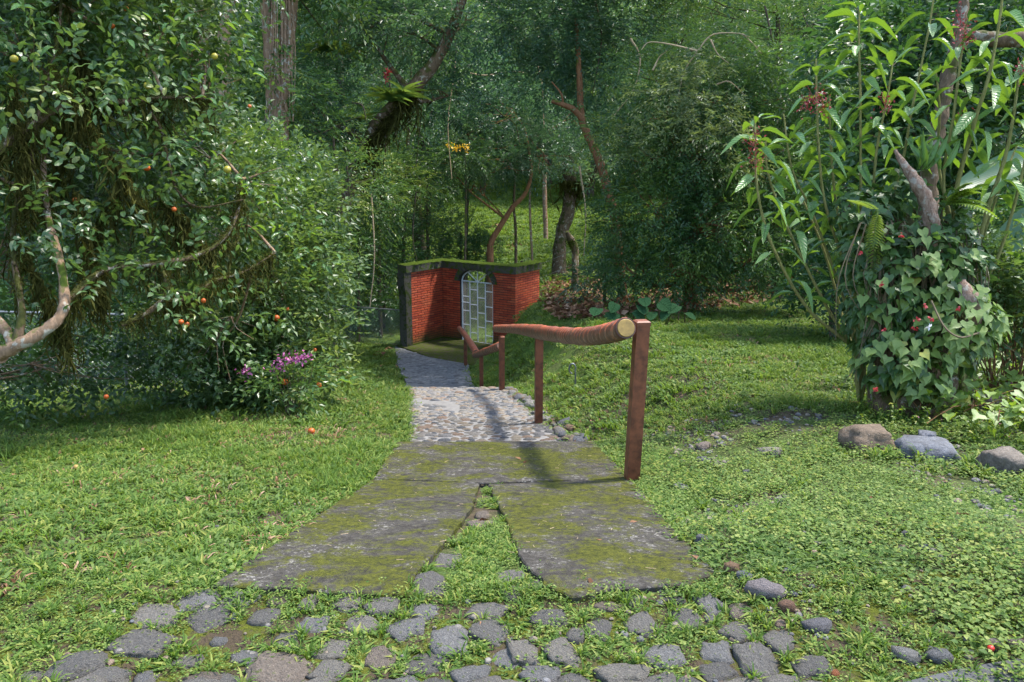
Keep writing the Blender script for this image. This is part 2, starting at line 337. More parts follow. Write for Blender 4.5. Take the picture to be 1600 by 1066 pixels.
MA = dict(
 ground=groundmat(), concrete=concrete(), brick=brickmat(), mortar=plain('dark_mortar', (.030, .024, .019), .95),
 cap=mossmat('mossy_coping', (.022, .038, .005), (.058, .085, .010), cover=1.0), capd=mossmat('stained_concrete', (.03, .05, .008), (.07, .10, .015), (.07, .065, .055), .35), pillar=mossmat('mossy_pillar', (.018, .030, .006), (.045, .062, .012), cover=.35, dark=(.065, .06, .052)),
 thresh=mossmat('mossy_threshold', (.03, .045, .008), (.07, .085, .014), (.065, .055, .042), .5),
 cobble=stonemat('cobble_stone', [(.105, .098, .088), (.145, .134, .118), (.17, .155, .132), (.12, .112, .10), (.16, .128, .10), (.155, .15, .144), (.13, .122, .108)], .35),
 rock=stonemat('field_rock', [(.15, .12, .09), (.13, .14, .17), (.16, .14, .12)], .0, 9),
 river=stonemat('river_stone', [(.19, .18, .165), (.19, .15, .11), (.11, .115, .13), (.24, .23, .215), (.20, .13, .08), (.16, .15, .14)], 0, 30),
 pebble=stonemat('path_pebble', [(.18, .165, .145), (.11, .108, .108), (.20, .16, .12), (.15, .145, .145), (.08, .085, .095), (.21, .18, .14), (.19, .175, .16), (.19, .135, .10), (.13, .13, .128)], 0, 30),
 screed=plain('pale_mortar_bed', (.165, .158, .15), .9), screed2=plain('grey_path_bed', (.125, .13, .135), .95, var=.3),
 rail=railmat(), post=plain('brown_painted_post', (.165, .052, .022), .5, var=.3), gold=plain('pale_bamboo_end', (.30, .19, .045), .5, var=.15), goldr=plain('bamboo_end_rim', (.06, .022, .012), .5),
 iron=plain('grey_iron', (.20, .21, .21), .4, .6), gate=plain('pale_grey_paint', (.52, .55, .58), .5, var=-.1), wire=plain('wire', (.20, .22, .22), .5, .5),
 asphalt=plain('asphalt', (.055, .056, .058), .9), soil=mossmat('paving_soil', (.035, .045, .008), (.085, .095, .014), (.055, .042, .028), .42),
 bark=barkmat('bark_brown', (.065, .043, .026), (.20, .14, .09), .25, lichen=.5), barkm=barkmat('bark_mossy', (.045, .032, .02), (.15, .105, .065), .35, (.045, .05, .012), .5), barkp=barkmat('bark_pale', (.12, .075, .045), (.30, .20, .13), .15, lichen=.7),
 barkd=barkmat('bark_dark', (.03, .024, .018), (.09, .07, .05), .4), snag=barkmat('weathered_snag', (.10, .055, .035), (.30, .22, .17), .0, lichen=.5, scale=2), barkr=barkmat('bark_red', (.10, .045, .022), (.24, .12, .06), .1),
 mossh=leafmat('hanging_moss', (.020, .022, .007), (.075, .078, .020), (.14, .135, .04), .9, .35, spec=.05),
 l_cit=leafmat('citrus_leaf', (.018, .050, .014), (.075, .135, .036), (.20, .21, .05), .36, .36, spec=.5),
 l_cit2=leafmat('citrus_leaf_light', (.035, .078, .022), (.10, .165, .05), (.20, .24, .04), .42, .4, spec=.45),
 l_dark=leafmat('dark_leaf', (.015, .056, .018), (.046, .110, .030), (.10, .17, .03), .38, .36),
 l_teal=leafmat('bluish_leaf', (.016, .058, .036), (.060, .130, .066), (.14, .20, .055), .36, .40),
 l_mid=leafmat('forest_leaf', (.018, .060, .020), (.076, .148, .042), (.19, .22, .035), .36, .42),
 l_lite=leafmat('pale_leaf', (.05, .085, .035), (.13, .18, .07), (.22, .26, .09), .5, .38),
 l_yel=leafmat('lime_leaf', (.06, .12, .015), (.14, .22, .025), (.30, .30, .03), .45, .5),
 grass=leafmat('grass_blade', (.042, .092, .014), (.115, .188, .030), (.24, .26, .06), .65, .42, spec=.22), grassd=leafmat('grass_deep', (.036, .082, .014), (.090, .152, .026), (.16, .20, .04), .6, .4, spec=.28),
 weed=leafmat('weed_leaf', (.052, .105, .018), (.14, .205, .042), (.24, .28, .075), .6, .42, spec=.25), dry=leafmat('dead_leaf', (.06, .028, .014), (.19, .10, .055), (.30, .20, .13), .8, .1, spec=.1),
 b_shrub=bigleafmat('shrub_leaf', (.022, .062, .014), (.06, .13, .025), (.20, .34, .02), .36, 11, .34), b_heart=bigleafmat('vine_leaf', (.038, .085, .014), (.13, .195, .036), (.24, .36, .05), .5, 5, .40),
 b_ban=bigleafmat('banana_leaf', (.014, .05, .02), (.028, .075, .032), (.2, .34, .06), .42, 34), b_ear=bigleafmat('elephant_leaf', (.004, .020, .005), (.008, .036, .008), (.04, .10, .02), .9, 7, .12),
 b_cit=bigleafmat('single_citrus_leaf', (.016, .055, .014), (.05, .12, .03), (.22, .36, .03), .28, 9), stem=barkmat('shrub_stem', (.10, .11, .03), (.26, .24, .09), .0, scale=2), twig=plain('twig', (.12, .09, .05), .8), twigp=plain('pale_twig', (.34, .25, .15), .8),
 orange=plain('orange_skin', (.50, .10, .012), .45, var=.1), unripe=plain('unripe_skin', (.30, .26, .03), .4), red=leafmat('red_petal', (.20, .012, .018), (.36, .03, .04), (.45, .08, .07), .6, .3, (.45, .04, .04)),
 pink=leafmat('pink_petal', (.28, .04, .17), (.46, .12, .31), (.6, .25, .46), .6, .3, (.5, .15, .35)), dred=leafmat('dark_red_berry', (.16, .012, .02), (.36, .035, .045), (.45, .06, .06), .5, .1, (.4, .03, .03)), yel=leafmat('yellow_petal', (.6, .35, .01), (.8, .5, .02), None, .5, .3, (.8, .5, .02)), white=leafmat('white_petal', (.5, .5, .55), (.75, .75, .8), None, .5, .3, (.7, .7, .7)),
)
# ------------------------------------------------------------------ setting: ground
def grid_sheet(name, xs, ys, mat, dz=0.):
    X, Y = np.meshgrid(xs, ys); Z = gz(X, Y)+dz; nx = len(xs); V = np.stack([X, Y, Z], -1).reshape(-1, 3)
    i, j = np.meshgrid(np.arange(len(ys)-1), np.arange(nx-1), indexing='ij'); i = i.ravel(); j = j.ravel()
    mb = MB(); mb.add(V, np.stack([i*nx+j, i*nx+j+1, (i+1)*nx+j+1, (i+1)*nx+j], 1)); return mb
xs = np.unique(np.concatenate([np.linspace(-160, -12, 30), np.arange(-12, 12, .11), np.linspace(12, 160, 30)]))
ys = np.unique(np.concatenate([np.linspace(-40, 0, 10), np.arange(0, 26, .11), [6.68, 6.72, 12.85, 12.9], np.linspace(26, 70, 60), np.linspace(70, 190, 30)]))
grid_sheet('ground', xs, ys, None).obj('ground', MA['ground'], smooth=True, kind='structure')
# ---- concrete panels: plan outlines read off the photograph, lying on the ramp's planes
def cz(y): return np.interp(y, [0, 3.0, 5.32, 6.68, 7.5], [.0, 0., -.49, -.676, -.79])
def onramp(px, py):
    for d in np.arange(2, 12, .005):
        p = P(px, py, d)
        if p[2] <= cz(p[1])+.01: return p
slab = bpy.data.objects.new('concrete_ramp', None); COL.objects.link(slab); slab['kind'] = 'structure'; slab['label'] = 'mossy concrete ramp between the cobbles and the pebble path'
PAN = []
def panel(pts, dz=0.):
    Q = [onramp(*p)[:2] for p in pts]; out = []; PAN.append([tuple(q) for q in Q])
    for a, b in zip(Q, Q[1:]+Q[:1]):
        L = np.linalg.norm(b-a); n = max(2, int(L/.035)); t = np.linspace(0, 1, n, endpoint=False)[:, None]; e = a+(b-a)*t
        nn = np.array([-(b-a)[1], (b-a)[0]])/L; w = (vnoise(e[:, 0]+e[:, 1], e[:, 1]-e[:, 0], 9, 3)-.5)*.018+(R.rand(n)-.5)*.006; w[0] = 0; out.append(e+nn*w[:, None])
    Q = np.concatenate(out); bm = bmesh.new(); z = cz(Q[:, 1])+.008+dz
    vs = [bm.verts.new((q[0], q[1], zz)) for q, zz in zip(Q, z)]; f = bm.faces.new(vs)
    if f.normal.z < 0: f.normal_flip()
    g = bmesh.ops.extrude_face_region(bm, geom=[f]); top = [e for e in g['geom'] if isinstance(e, bmesh.types.BMVert)]
    # extruded copy goes down, the first face stays on top
    for v in top: v.co.z -= .42
    bmesh.ops.recalc_face_normals(bm, faces=bm.faces[:])
    es = [e for e in bm.edges if all(v.co.z > cz(v.co.y)-.02 for v in e.verts)]
    bmesh.ops.bevel(bm, geom=es, offset=.006, segments=1, affect='EDGES', clamp_overlap=True)
    me = bpy.data.meshes.new('concrete_panel'); bm.to_mesh(me); bm.free(); me.materials.append(MA['concrete'])
    o = bpy.data.objects.new('concrete_panel', me); COL.objects.link(o); o.parent = slab; return o
panel([(332, 915), (583, 748), (749, 755), (738, 790), (714, 822), (678, 862), (648, 897), (634, 928)])
panel([(763, 756), (987, 746), (1050, 822), (1118, 893), (1080, 912), (985, 918), (893, 932), (848, 912), (812, 868), (790, 810)])
panel([(583, 748), (622, 690.5), (790, 690), (928, 690), (952, 715), (986, 746), (760, 755)], .004)
def on_slab(x, y):
    h = np.zeros(np.shape(x), bool)
    for q in PAN: h |= in_poly(x, y, q)
    return h
# ---- stones
def stone_mesh(name, seed, flat=.45, blocky=.25, sub=2, mat=None):
    bm = bmesh.new(); bmesh.ops.create_icosphere(bm, subdivisions=sub, radius=.5); rr = random.Random(seed); o = Vector((rr.random()*50, rr.random()*50, rr.random()*50))
    for v in bm.verts:
        c = v.co.normalized(); q = Vector([math.copysign(abs(t)**(1-blocky), t) for t in c]); n = mnoise.fractal(c*1.6+o, .8, 2.2, 4)
        v.co = q*.5*(1+.30*n); v.co.z *= flat
        if v.co.z > .17*flat*2: v.co.z = .17*flat*2+(v.co.z-.17*flat*2)*.45
    me = bpy.data.meshes.new(name); bm.to_mesh(me); bm.free(); me.materials.append(mat)
    at = me.attributes.new('var', 'FLOAT', 'POINT'); at.data.foreach_set('value', [rr.random()*.0+.5]*len(me.vertices))
    for p in me.polygons: p.use_smooth = True
    return me
SM = [stone_mesh('cobble', i, .5, .30+.05*(i % 4), 3 if i < 8 else 2, MA['cobble']) for i in range(14)]
SR = [stone_mesh('river_stone', 40+i, .75, .1, 2, MA['river']) for i in range(6)]
pav = bpy.data.objects.new('cobble_paving', None); COL.objects.link(pav); pav['kind'] = 'structure'; pav['label'] = 'sunken cobblestone apron with weeds in its joints'
A = [(620,563,120,60),(745,560,110,50),(475,618,140,65),(655,622,140,70),(437,697,170,95),(868,565,60,40),(965,570,60,50),(1085,578,90,45),(825,615,90,50),(980,645,90,50),(685,692,60,30),(895,692,80,50),(1130,645,110,60),(1275,655,110,55),(1195,585,110,50),(1325,595,90,55),(1405,692,115,95),(1520,600,120,45),(1530,665,120,60),(1040,715,110,60),(1190,750,95,105),(1332,757,125,65),(765,742,90,40),(590,757,90,35),(240,768,160,80),(330,805,120,50),(870,785,190,90),(1035,792,110,60),(1590,740,100,75),(1475,805,110,50),(100,803,70,40),(450,808,60,40),(1340,512,105,78),(1405,440,78,58),(1505,328,90,28),(1505,292,45,35),(1505,255,30,22),(1590,497,80,50),(640,810,120,40),(700,815,90,40)]
B = [(0,545,70,45),(75,520,60,40),(495,555,85,45),(615,570,80,80),(300,585,90,34),(115,620,100,52),(270,648,85,65),(405,645,90,65),(550,632,92,75),(715,600,72,45),(618,613,38,26),(705,660,106,52),(708,692,62,32),(840,690,82,62),(30,725,90,90),(155,735,92,80),(475,738,122,68),(640,725,92,65),(770,767,122,110),(640,792,120,55),(940,772,115,68),(350,803,150,50),(90,800,130,45),(200,680,60,40),(380,560,60,40)]
pix = [(x/2, y/2+660, w/2, h/2) for x, y, w, h in A]+[(x/2+800, y/2+660, w/2, h/2) for x, y, w, h in B]
for r_, y_ in ((26, 1086), (24, 1118), (22, 1155)):
    for i in range(r_): pix.append((130+i*(1180/r_)+R.randn()*9+(25 if r_ == 24 else 0), y_+R.randn()*5, 44+R.rand()*22, 26+R.rand()*14))
stones = []
for k, (px, py, w, h) in enumerate(pix):
    p = G(px, py+2); d = p[1]*cp+(CZ-p[2])*sp; sx = w/F*d*1.04; sy = min(h/F*d/math.sin(math.atan2(CZ, p[1])), sx*1.5)*1.0
    stones.append((p[0], p[1], max(sx, sy)/2)); me = SM[k % 8] if w > 30 else SM[8+k % 6]
    hz = .058+.022*R.rand()
    inst('cobblestone', me, pav, (p[0], p[1], p[2]-.016+R.rand()*.010), (R.randn()*.06, R.randn()*.06, R.randn()*.25+(math.pi if k % 3 == 0 else 0)), (sx, sy, hz/.45))
# bed of soil and moss between them
mb = MB(); gx = np.linspace(-2.9, 2.9, 90); gy = np.linspace(.4, 3.9, 60)
X, Y = np.meshgrid(gx, gy); Z = gz(X, Y)+.006+(vnoise(X, Y, 14, 4)-.5)*.008-np.clip(Y-3.0, 0, 1)*.12-np.clip(np.abs(X+.1)-2.4, 0, 1)*.2; V = np.stack([X, Y, Z], -1).reshape(-1, 3); nx = 90
i, j = np.meshgrid(np.arange(59), np.arange(89), indexing='ij'); i = i.ravel(); j = j.ravel(); mb.add(V, np.stack([i*nx+j, i*nx+j+1, (i+1)*nx+j+1, (i+1)*nx+j], 1)); mb.obj('paving_bed', MA['soil'], pav, True)
# road edge at the lower right corner
mb = MB(); a = G(1500, 1056); b = G(1640, 1030); V = [(a[0]-.25, a[1]-.08, .02), (a[0], a[1], .022), (b[0], b[1], .022), (b[0]+4, b[1]+.3, .022), (b[0]+4, -4, .02), (a[0]-.1, -4, .02)]
V = [(x, y, gz(x, y)+.02) for x, y, z in V]; mb.add(V+[(x, y, z-.15) for x, y, z in V], [(5, 4, 3, 2, 1, 0)[::-1]]+[(q, (q+1) % 6, (q+1) % 6+6, q+6) for q in range(6)]); mb.obj('asphalt_road', MA['asphalt'], kind='structure')
# ---- pebble path (two flights)
path = bpy.data.objects.new('pebble_path', None); COL.objects.link(path); path['kind'] = 'structure'; path['label'] = 'pebble path stepping down from the concrete ramp towards the brick gateway'
def flight(y0, y1, mat, left=None, right=None, n=24):
    mb = MB(); V = []; ysx = np.linspace(y0, y1, n)
    for y in ysx:
        c = np.interp(y, PCy, PCx); h = np.interp(y, PWy, PHW); z = np.interp(y, TY, TC)
        wl = (vnoise(y*6, 3., 1, 6)-.5)*.05; wr = (vnoise(y*6, 9., 1, 6)-.5)*.06
        V += [(c-h+wl, y, z), (c+h+wr, y, z), (c+h+wr, y, z-.35), (c-h+wl, y, z-.35)]
    V = np.array(V); Fq = []
    for i in range(n-1):
        a = i*4; Fq += [(a, a+1, a+5, a+4), (a+1, a+2, a+6, a+5), (a+3, a, a+4, a+7)]
    Fq += [(3, 2, 1, 0), ((n-1)*4, (n-1)*4+1, (n-1)*4+2, (n-1)*4+3)]; mb.add(V, Fq); return mb
flight(6.75, 12.85, MA['screed']).obj('mortar_bed', MA['screed'], path)
# lower path: outline from the photograph
lo = bpy.data.objects.new('lower_path', None); COL.objects.link(lo); lo['kind'] = 'structure'; lo['label'] = 'shaded grey stone path turning left in front of the gateway'
Lp = [(-2.15, 12.95), (-1.75+1.65, 12.95), (-.82, 16.0), (-1.02, 18.05), (-2.05, 18.9), (-3.05, 20.25), (-2.62, 17.8), (-2.2, 16.1)]
Lz = [np.interp(y, TY, TC)+.01 for x, y in Lp]; mb = MB(); V = [(x, y, z) for (x, y), z in zip(Lp, Lz)]+[(x, y, z-.3) for (x, y), z in zip(Lp, Lz)]
mb.add(V, [(0, 1, 2, 7), (7, 2, 6), (2, 3, 6), (3, 4, 6), (4, 5, 6)]+[(q, q+8, (q+1) % 8+8, (q+1) % 8) for q in range(8)]); mb.obj('path_bed', MA['screed2'], lo)
def in_poly(x, y, poly):
    c = np.zeros(np.shape(x), bool); n = len(poly)
    for i in range(n):
        x1, y1 = poly[i]; x2, y2 = poly[(i+1) % n]
        if y1 == y2: continue
        c ^= ((y1 > y) != (y2 > y)) & (x < (x2-x1)*(y-y1)/(y2-y1)+x1)
    return c
# pebbles: dart throwing with a grid
def throw(n, x0, x1, y0, y1, r0, r1, ok, tries=14):
    cell = r1*1.9; g = {}; out = []
    for _ in range(n*tries):
        x = x0+(x1-x0)*random.random(); y = y0+(y1-y0)*random.random(); r = r0+(r1-r0)*random.random()**1.6
        if not ok(x, y): continue
        ci, cj = int(x/cell), int(y/cell); bad = False
        for a in (-1, 0, 1):
            for b in (-1, 0, 1):
                for (u, v, s) in g.get((ci+a, cj+b), ()):
                    if (u-x)**2+((v-y)*1.25)**2 < ((s+r)*.93)**2: bad = True; break
                if bad: break
            if bad: break
        if bad: continue
        g.setdefault((ci, cj), []).append((x, y, r)); out.append((x, y, r))
        if len(out) >= n: break
    return out
def pebble_mesh(seed):
    rr = random.Random(seed); V = []; n = 8
    for r, z in ((1, -.25), (.93, .12), (.62, .40)):
        for k in range(n): a = k/n*6.283+r; q = 1+.14*math.sin(2*a+seed)+.10*(rr.random()-.5); V.append((math.cos(a)*r*q*.5, math.sin(a)*r*q*.5, z*.5))
    V.append((0, 0, .25)); Fq = [(i*n+k, i*n+(k+1) % n, (i+1)*n+(k+1) % n, (i+1)*n+k) for i in range(2) for k in range(n)]+[(16+k, 16+(k+1) % n, 24) for k in range(n)]
    return np.array(V), Fq
PV = [pebble_mesh(i) for i in range(6)]
PM = []
for V, Fq in PV: mb = MB(); mb.add(V, Fq, .5); PM.append(mb.mesh('pebble', MA['pebble'], True))
def okp(x, y): return abs(x-np.interp(y, PCy, PCx)) < np.interp(y, PWy, PHW)-.03
def okshelf(x, y): return 6.8 < y < 12.8 and okp(x, y)
pb = throw(1500, -1.8, .9, 7.3, 12.8, .036, .085, okshelf)
pb = [p for p in pb if vnoise(p[0], p[1], 1.6, 8) > .22 or p[1] < 9.5]
pb.sort(key=lambda p: (abs(p[1]-9.6) > 1.9, p[1]-8*p[2]))
def lay(pb, parent, zf, nobj=300, flat=.7, mats=None):
    rest = MB()
    for k, (x, y, r) in enumerate(pb):
        z = zf(x, y); s = (2*r*1.12, 2*r*.84, 2*r*flat); rz = R.randn()*.35
        if k < nobj: inst('pebble', PM[k % 6], parent, (x, y, z-.004), (R.randn()*.08, R.randn()*.08, rz), s)
        else:
            V, Fq = PV[k % 6]; c, sn = math.cos(rz), math.sin(rz); Q = V*np.array(s); Q = np.stack([Q[:, 0]*c-Q[:, 1]*sn+x, Q[:, 0]*sn+Q[:, 1]*c+y, Q[:, 2]+z-.004], 1); rest.add(Q, Fq, R.rand())
    if rest.n: rest.obj('pebbles', MA['pebble'], parent, True, kind='stuff')
lay(pb, path, lambda x, y: np.interp(y, TY, TC))
pl = throw(520, -3.1, 0, 13.0, 20.0, .03, .075, lambda x, y: in_poly(np.array([x]), np.array([y]), Lp)[0]); pl = [p for p in pl if R.rand() < .6]; pl.sort(key=lambda p: p[1])
rest = MB()
for x, y, r in pl:
    V, Fq = PV[int(R.rand()*6)]; Q = V*np.array((2.8*r, 1.6*r, .9*r)); rest.add(Q+np.array([x, y, np.interp(y, TY, TC)+.008]), Fq, R.rand())
rest.obj('sunken_stones', stonemat('dull_stone', [(.15, .155, .16), (.07, .075, .08), (.20, .20, .195), (.16, .135, .10)], 0, 30), lo, True, kind='stuff')
# rubble of small stones down the right side of the path
rub = bpy.data.objects.new('stone_verge', None); COL.objects.link(rub); rub['kind'] = 'structure'; rub['label'] = 'loose verge of small stones on the right of the pebble path'
for k in range(95):
    y = 7.3+R.rand()**1.3*5.2; x = np.interp(y, PCy, PCx)+np.interp(y, PWy, PHW)+R.rand()*.26*(1.2-.08*y)+.02*R.randn(); s = .06+R.rand()*.10
    inst('verge_stone', SR[k % 6], rub, (x, y, max(float(gz(x, y)), np.interp(y, TY, TC))+.02), (R.randn()*.3, R.randn()*.3, R.rand()*6), (s*1.2, s*.9, s))
# threshold in front of the gate
mb = MB(); Tp = [(-3.02, 20.3), (-2.05, 18.97), (-1.0, 18.1), (-.1, 18.0), (.3, 19.9), (-1.87, 21.5), (-2.75, 20.5)]
V = [(x, y, -2.765) for x, y in Tp]+[(x, y, -3.1) for x, y in Tp]; mb.add(V, [(0, 1, 2, 3, 4, 5, 6)]+[(q, q+7, (q+1) % 7+7, (q+1) % 7) for q in range(7)]); mb.obj('gate_threshold', MA['thresh'], kind='structure', label='mossy concrete landing in front of the brick gateway')
# ------------------------------------------------------------------ brick gateway
E0, C1, C2, E3 = np.array([-2.60, 20.25]), np.array([-1.87, 21.3]), np.array([.08, 19.85]), np.array([.72, 20.96])
ZB, ZT = -2.8, -.86
gw = thing('brick_gateway', 'zigzag red brick garden wall with mossy coping around an arched grey metal gate', 'gateway wall', (C1[0], C1[1], ZB))
def offset_line(pts, o):
    pts = [np.asarray(p, float) for p in pts]; out = []
    for i, p in enumerate(pts):
        ns = []
        for a, b in ((i-1, i), (i, i+1)):
            if 0 <= a and b < len(pts): d = nrm(pts[b]-pts[a]); ns.append(np.array([d[1], -d[0]]))
        n = nrm(sum(ns)); out.append(p+n*o/max(.3, np.dot(n, ns[0])))
    return out
def thick(mb, pts, of, ob, z0, z1, zt=None, mi=0, mt=0):
    f = offset_line(pts, of); b = offset_line(pts, -ob); n = len(pts)
    V = [(*p, z0) for p in f]+[(*p, z0) for p in b]+[(*p, z1) for p in f]+[(*p, z1 if zt is None else zt) for p in b]
    Fq = []; Ft = []
    for i in range(n-1): Fq += [(i, i+1, 2*n+i+1, 2*n+i), (n+i+1, n+i, 3*n+i, 3*n+i+1), (i+1, i, n+i, n+i+1)]; Ft += [(2*n+i, 2*n+i+1, 3*n+i+1, 3*n+i)]
    Fq += [(0, 2*n, 3*n, n), (n-1, 2*n-1, 4*n-1, 3*n-1)]; mb.add(V, Fq, .5, mi); mb.add(V, Ft, .5, mt)
def pl2(a, b):
    L = float(np.linalg.norm(b-a)); d = (b-a)/L; return L, d, np.array([d[1], -d[0]])
def prism(mb, poly, a, d, nn, f, bk, mi=0):
    V = [(*(a+d*s+nn*f), z) for s, z in poly]+[(*(a+d*s-nn*bk), z) for s, z in poly]; n = len(poly)
    mb.add(V, [tuple(range(n)), tuple(range(2*n-1, n-1, -1))]+[(i, i+n, (i+1) % n+n, (i+1) % n) for i in range(n)], .5, mi)
L2, d2, n2 = pl2(C1, C2); GS, GE, ZS, RISE = .62, 1.72, -1.17, .33; gm = (GS+GE)/2; hwid = (GE-GS)/2
core = MB(); thick(core, [E0, C1], 0, .2, ZB-.3, ZT); thick(core, [C2+(E3-C2)*.02, E3], 0, .06, ZB-.3, ZT)
arc = [(gm+hwid*math.cos(t), ZS+RISE*math.sin(t)) for t in np.linspace(0, math.pi, 15)]
prism(core, [(0, ZB-.3), (GS, ZB-.3), (GS, ZT), (0, ZT)], C1, d2, n2, 0, .2)
prism(core, [(GE, ZB-.3), (L2, ZB-.3), (L2, ZT), (GE, ZT)], C1, d2, n2, 0, .05)
for (s0, z0), (s1, z1) in zip(arc, arc[1:]): prism(core, [(s1, z1), (s0, z0), (s0, ZT), (s1, ZT)], C1, d2, n2, 0, .2)
core.obj('mortar_core', MA['mortar'], gw)
BL, BH, JT = .243, .0475, .0140
bmb = MB(); box(bmb, (0, 0, 0), (BL, .07, BH), bev=.004); BM_ = bmb.mesh('brick', MA['brick'])
rest = MB(); nb = 0
def lay_wall(a, b, skip=None, ext0=0, ext1=0):
    global nb
    L, d, nn = pl2(a, b); rows = int((ZT-ZB-.03)/(BH+JT)); rz = math.atan2(d[1], d[0])
    for r in range(rows):
        z = ZB+.03+(r+.5)*(BH+JT); s = -BL*.5*(r % 2)
        while s < L-.02:
            s0, s1 = max(s, .004), min(s+BL, L-.004); s += BL+JT
            if L-s1 < .075: s1 = L-.004
            segs = [(s0, s1)]
            if skip:
                g = skip(z)
                if g: segs = [q for q in ((s0, min(s1, g[0])), (max(s0, g[1]), s1)) if q[1]-q[0] > .02]
            segs = [(q0-(ext0 if q0 < .01 else 0), q1+(ext1 if q1 > L-.01 else 0)) for q0, q1 in segs]
            for q0, q1 in segs:
                if q1-q0 < .03: continue
                if R.rand() < .003: continue
                c = a+d*((q0+q1)/2)+nn*(-.027+.004*R.rand()); lx = (q1-q0)/BL
                if nb < 300 and (lx > .45) and (r > 1): inst('brick', BM_, gw, (c[0], c[1], z+R.randn()*.0012), (0, R.randn()*.006, rz+R.randn()*.008), (lx, 1, 1)); nb += 1
                else: box(rest, (c[0], c[1], z), (q1-q0, .07, BH), rz, bev=.004, var=R.rand())
def gskip(z):
    if z < ZS: return (GS-.01, GE+.01)
    t = min(1, (z-ZS)/(RISE+.14)); w = (hwid+.13)*math.sqrt(max(0, 1-t*t)); return (gm-w, gm+w) if w > .02 else None
lay_wall(C1, C2, gskip, -.01, .016); lay_wall(E0, C1, None, 0, -.01); lay_wall(C2, E3, None, .003, 0)
rest.obj('bricks', MA['brick'], gw, kind='stuff')
cop = MB(); thick(cop, [E0+(E0-C1)*.16, C1, C2, E3+(E3-C2)*.03], .05, .24, ZT, -.675, -.645, 0, 1)
cop.obj('coping', [MA['capd'], MA['cap']], gw)
top = MB()
def mossy(mb, a, b, n, sp=.16):
    for _ in range(n):
        t = R.rand(); p = a+(b-a)*t; q = R.randn(2)*.05; s = .03+.04*R.rand(); mb.add(np.array([(-s, -s, 0), (s, -s, 0), (s, s, 0), (-s, s, 0), (0, 0, s*.5)])*[1, 1, 1]+[p[0]+q[0], p[1]+q[1]+.08, -.668], [(0, 1, 4), (1, 2, 4), (2, 3, 4), (3, 0, 4)], R.rand())
for a, b in ((E0, C1), (C1, C2), (C2, E3)): mossy(top, a, b, 110)
top.obj('moss_tufts', MA['cap'], gw, True, kind='stuff')
# dark ring of stones round the arch
for k in range(15):
    t0, t1 = k/15*math.pi+.012, (k+1)/15*math.pi-.012; v = MB()
    poly = [(gm+(hwid+.012)*math.cos(t0), ZS+(RISE+.012)*math.sin(t0)), (gm+(hwid+.15)*math.cos(t0), ZS+(RISE+.15)*math.sin(t0)), (gm+(hwid+.15)*math.cos(t1), ZS+(RISE+.15)*math.sin(t1)), (gm+(hwid+.012)*math.cos(t1), ZS+(RISE+.012)*math.sin(t1))]
    prism(v, poly, C1, d2, n2, .062+.012*R.rand(), .0); v.obj('arch_stone', MA['capd'], gw)
ft = MB(); thick(ft, [E0, C1, C1+d2*(GS-.02)], .035, 0, ZB-.3, ZB+.06); thick(ft, [C1+d2*(GE+.02), C2, E3], .035, 0, ZB-.3, ZB+.14); ft.obj('mossy_footing', MA['cap'], gw)
pil = MB(); L1, d1, n1_ = pl2(E0, C1); rz1 = math.atan2(d1[1], d1[0]); pc_ = E0-d1*.11-n1_*.09
V = []; prof = [(-3.1, .115), (-2.0, .11), (-1.45, .10), (-1.28, .13), (-1.15, .16), (ZT, .16)]
for z, w in prof:
    for a, b in ((-1, -1), (1, -1), (1, 1), (-1, 1)): V.append((*(pc_+d1*(.108*(a > 0)-w*(a < 0)*1.0)-n1_*b*.12), z))
n = len(prof); pil.add(V, [(i*4+j, i*4+(j+1) % 4, i*4+4+(j+1) % 4, i*4+4+j) for i in range(n-1) for j in range(4)]+[(n*4-4, n*4-3, n*4-2, n*4-1)]); pil.obj('end_pillar', MA['pillar'], gw)
# arched gate
gt = bpy.data.objects.new('gate', None); COL.objects.link(gt); gt['label'] = 'arched pale grey metal gate with a fan top'; own(gt, gw)
def gp(s, z, off=-.05): q = C1+d2*s+n2*off; return (q[0], q[1], z)
def bar(name, a, b, r=.016): m = MB(); tube(m, [a, b], r, 6, 2); m.obj(name, MA['gate'], gt)
fr = MB(); q = [gp(GS+.03, -2.78)]+[gp(gm-(hwid-.03)*math.cos(t), ZS+(RISE-.02)*math.sin(t)) for t in np.linspace(0, math.pi, 17)]+[gp(GE-.03, -2.78)]
for a, b in zip(q, q[1:]+q[:1]): tube(fr, [a, b], .021, 6, 2)
fr.obj('frame', MA['gate'], gt)
cols = np.linspace(GS+.03, GE-.03, 5)
for c in cols[1:4]: bar('bar', gp(c, -2.78), gp(c, ZS))
bar('bar', gp(cols[0], ZS), gp(cols[4], ZS), .02)
for ci, ysz in enumerate(((408, 467, 550, 692), (340, 488, 630, 772), (420, 570, 712), (357, 507, 648, 795))):
    for yz in ysz:
        z = ZS-(yz-265-((ci-1.5)*75*.087))/595*1.59; bar('bar', gp(cols[ci]-(.06 if yz == 467 else 0), z), gp(cols[ci+1], z), .013)
for an in (90, 52, 128): t = math.radians(an); bar('bar', gp(gm, ZS), gp(gm+(hwid-.03)*math.cos(t), ZS+(RISE-.02)*math.sin(t)), .014)
wm = MB()
def gtop(s): return ZS+(RISE-.02)*math.sqrt(max(0, 1-((s-gm)/hwid)**2))
for sg in (1, -1):
    for c in np.arange(-3.2, 3.2, .075):
        pts = [(s, z) for s in np.linspace(GS+.03, GE-.03, 30) for z in [sg*(s-gm)*1.25+c-1.6] if -2.76 < z < ZS-.01]
        if len(pts) > 1: a, b = pts[0], pts[-1]; tube(wm, [gp(a[0], a[1], -.075), gp(b[0], b[1], -.075)], .0028, 3, 2, caps=False)
wm.obj('wire_mesh', MA['wire'], gt, kind='stuff')
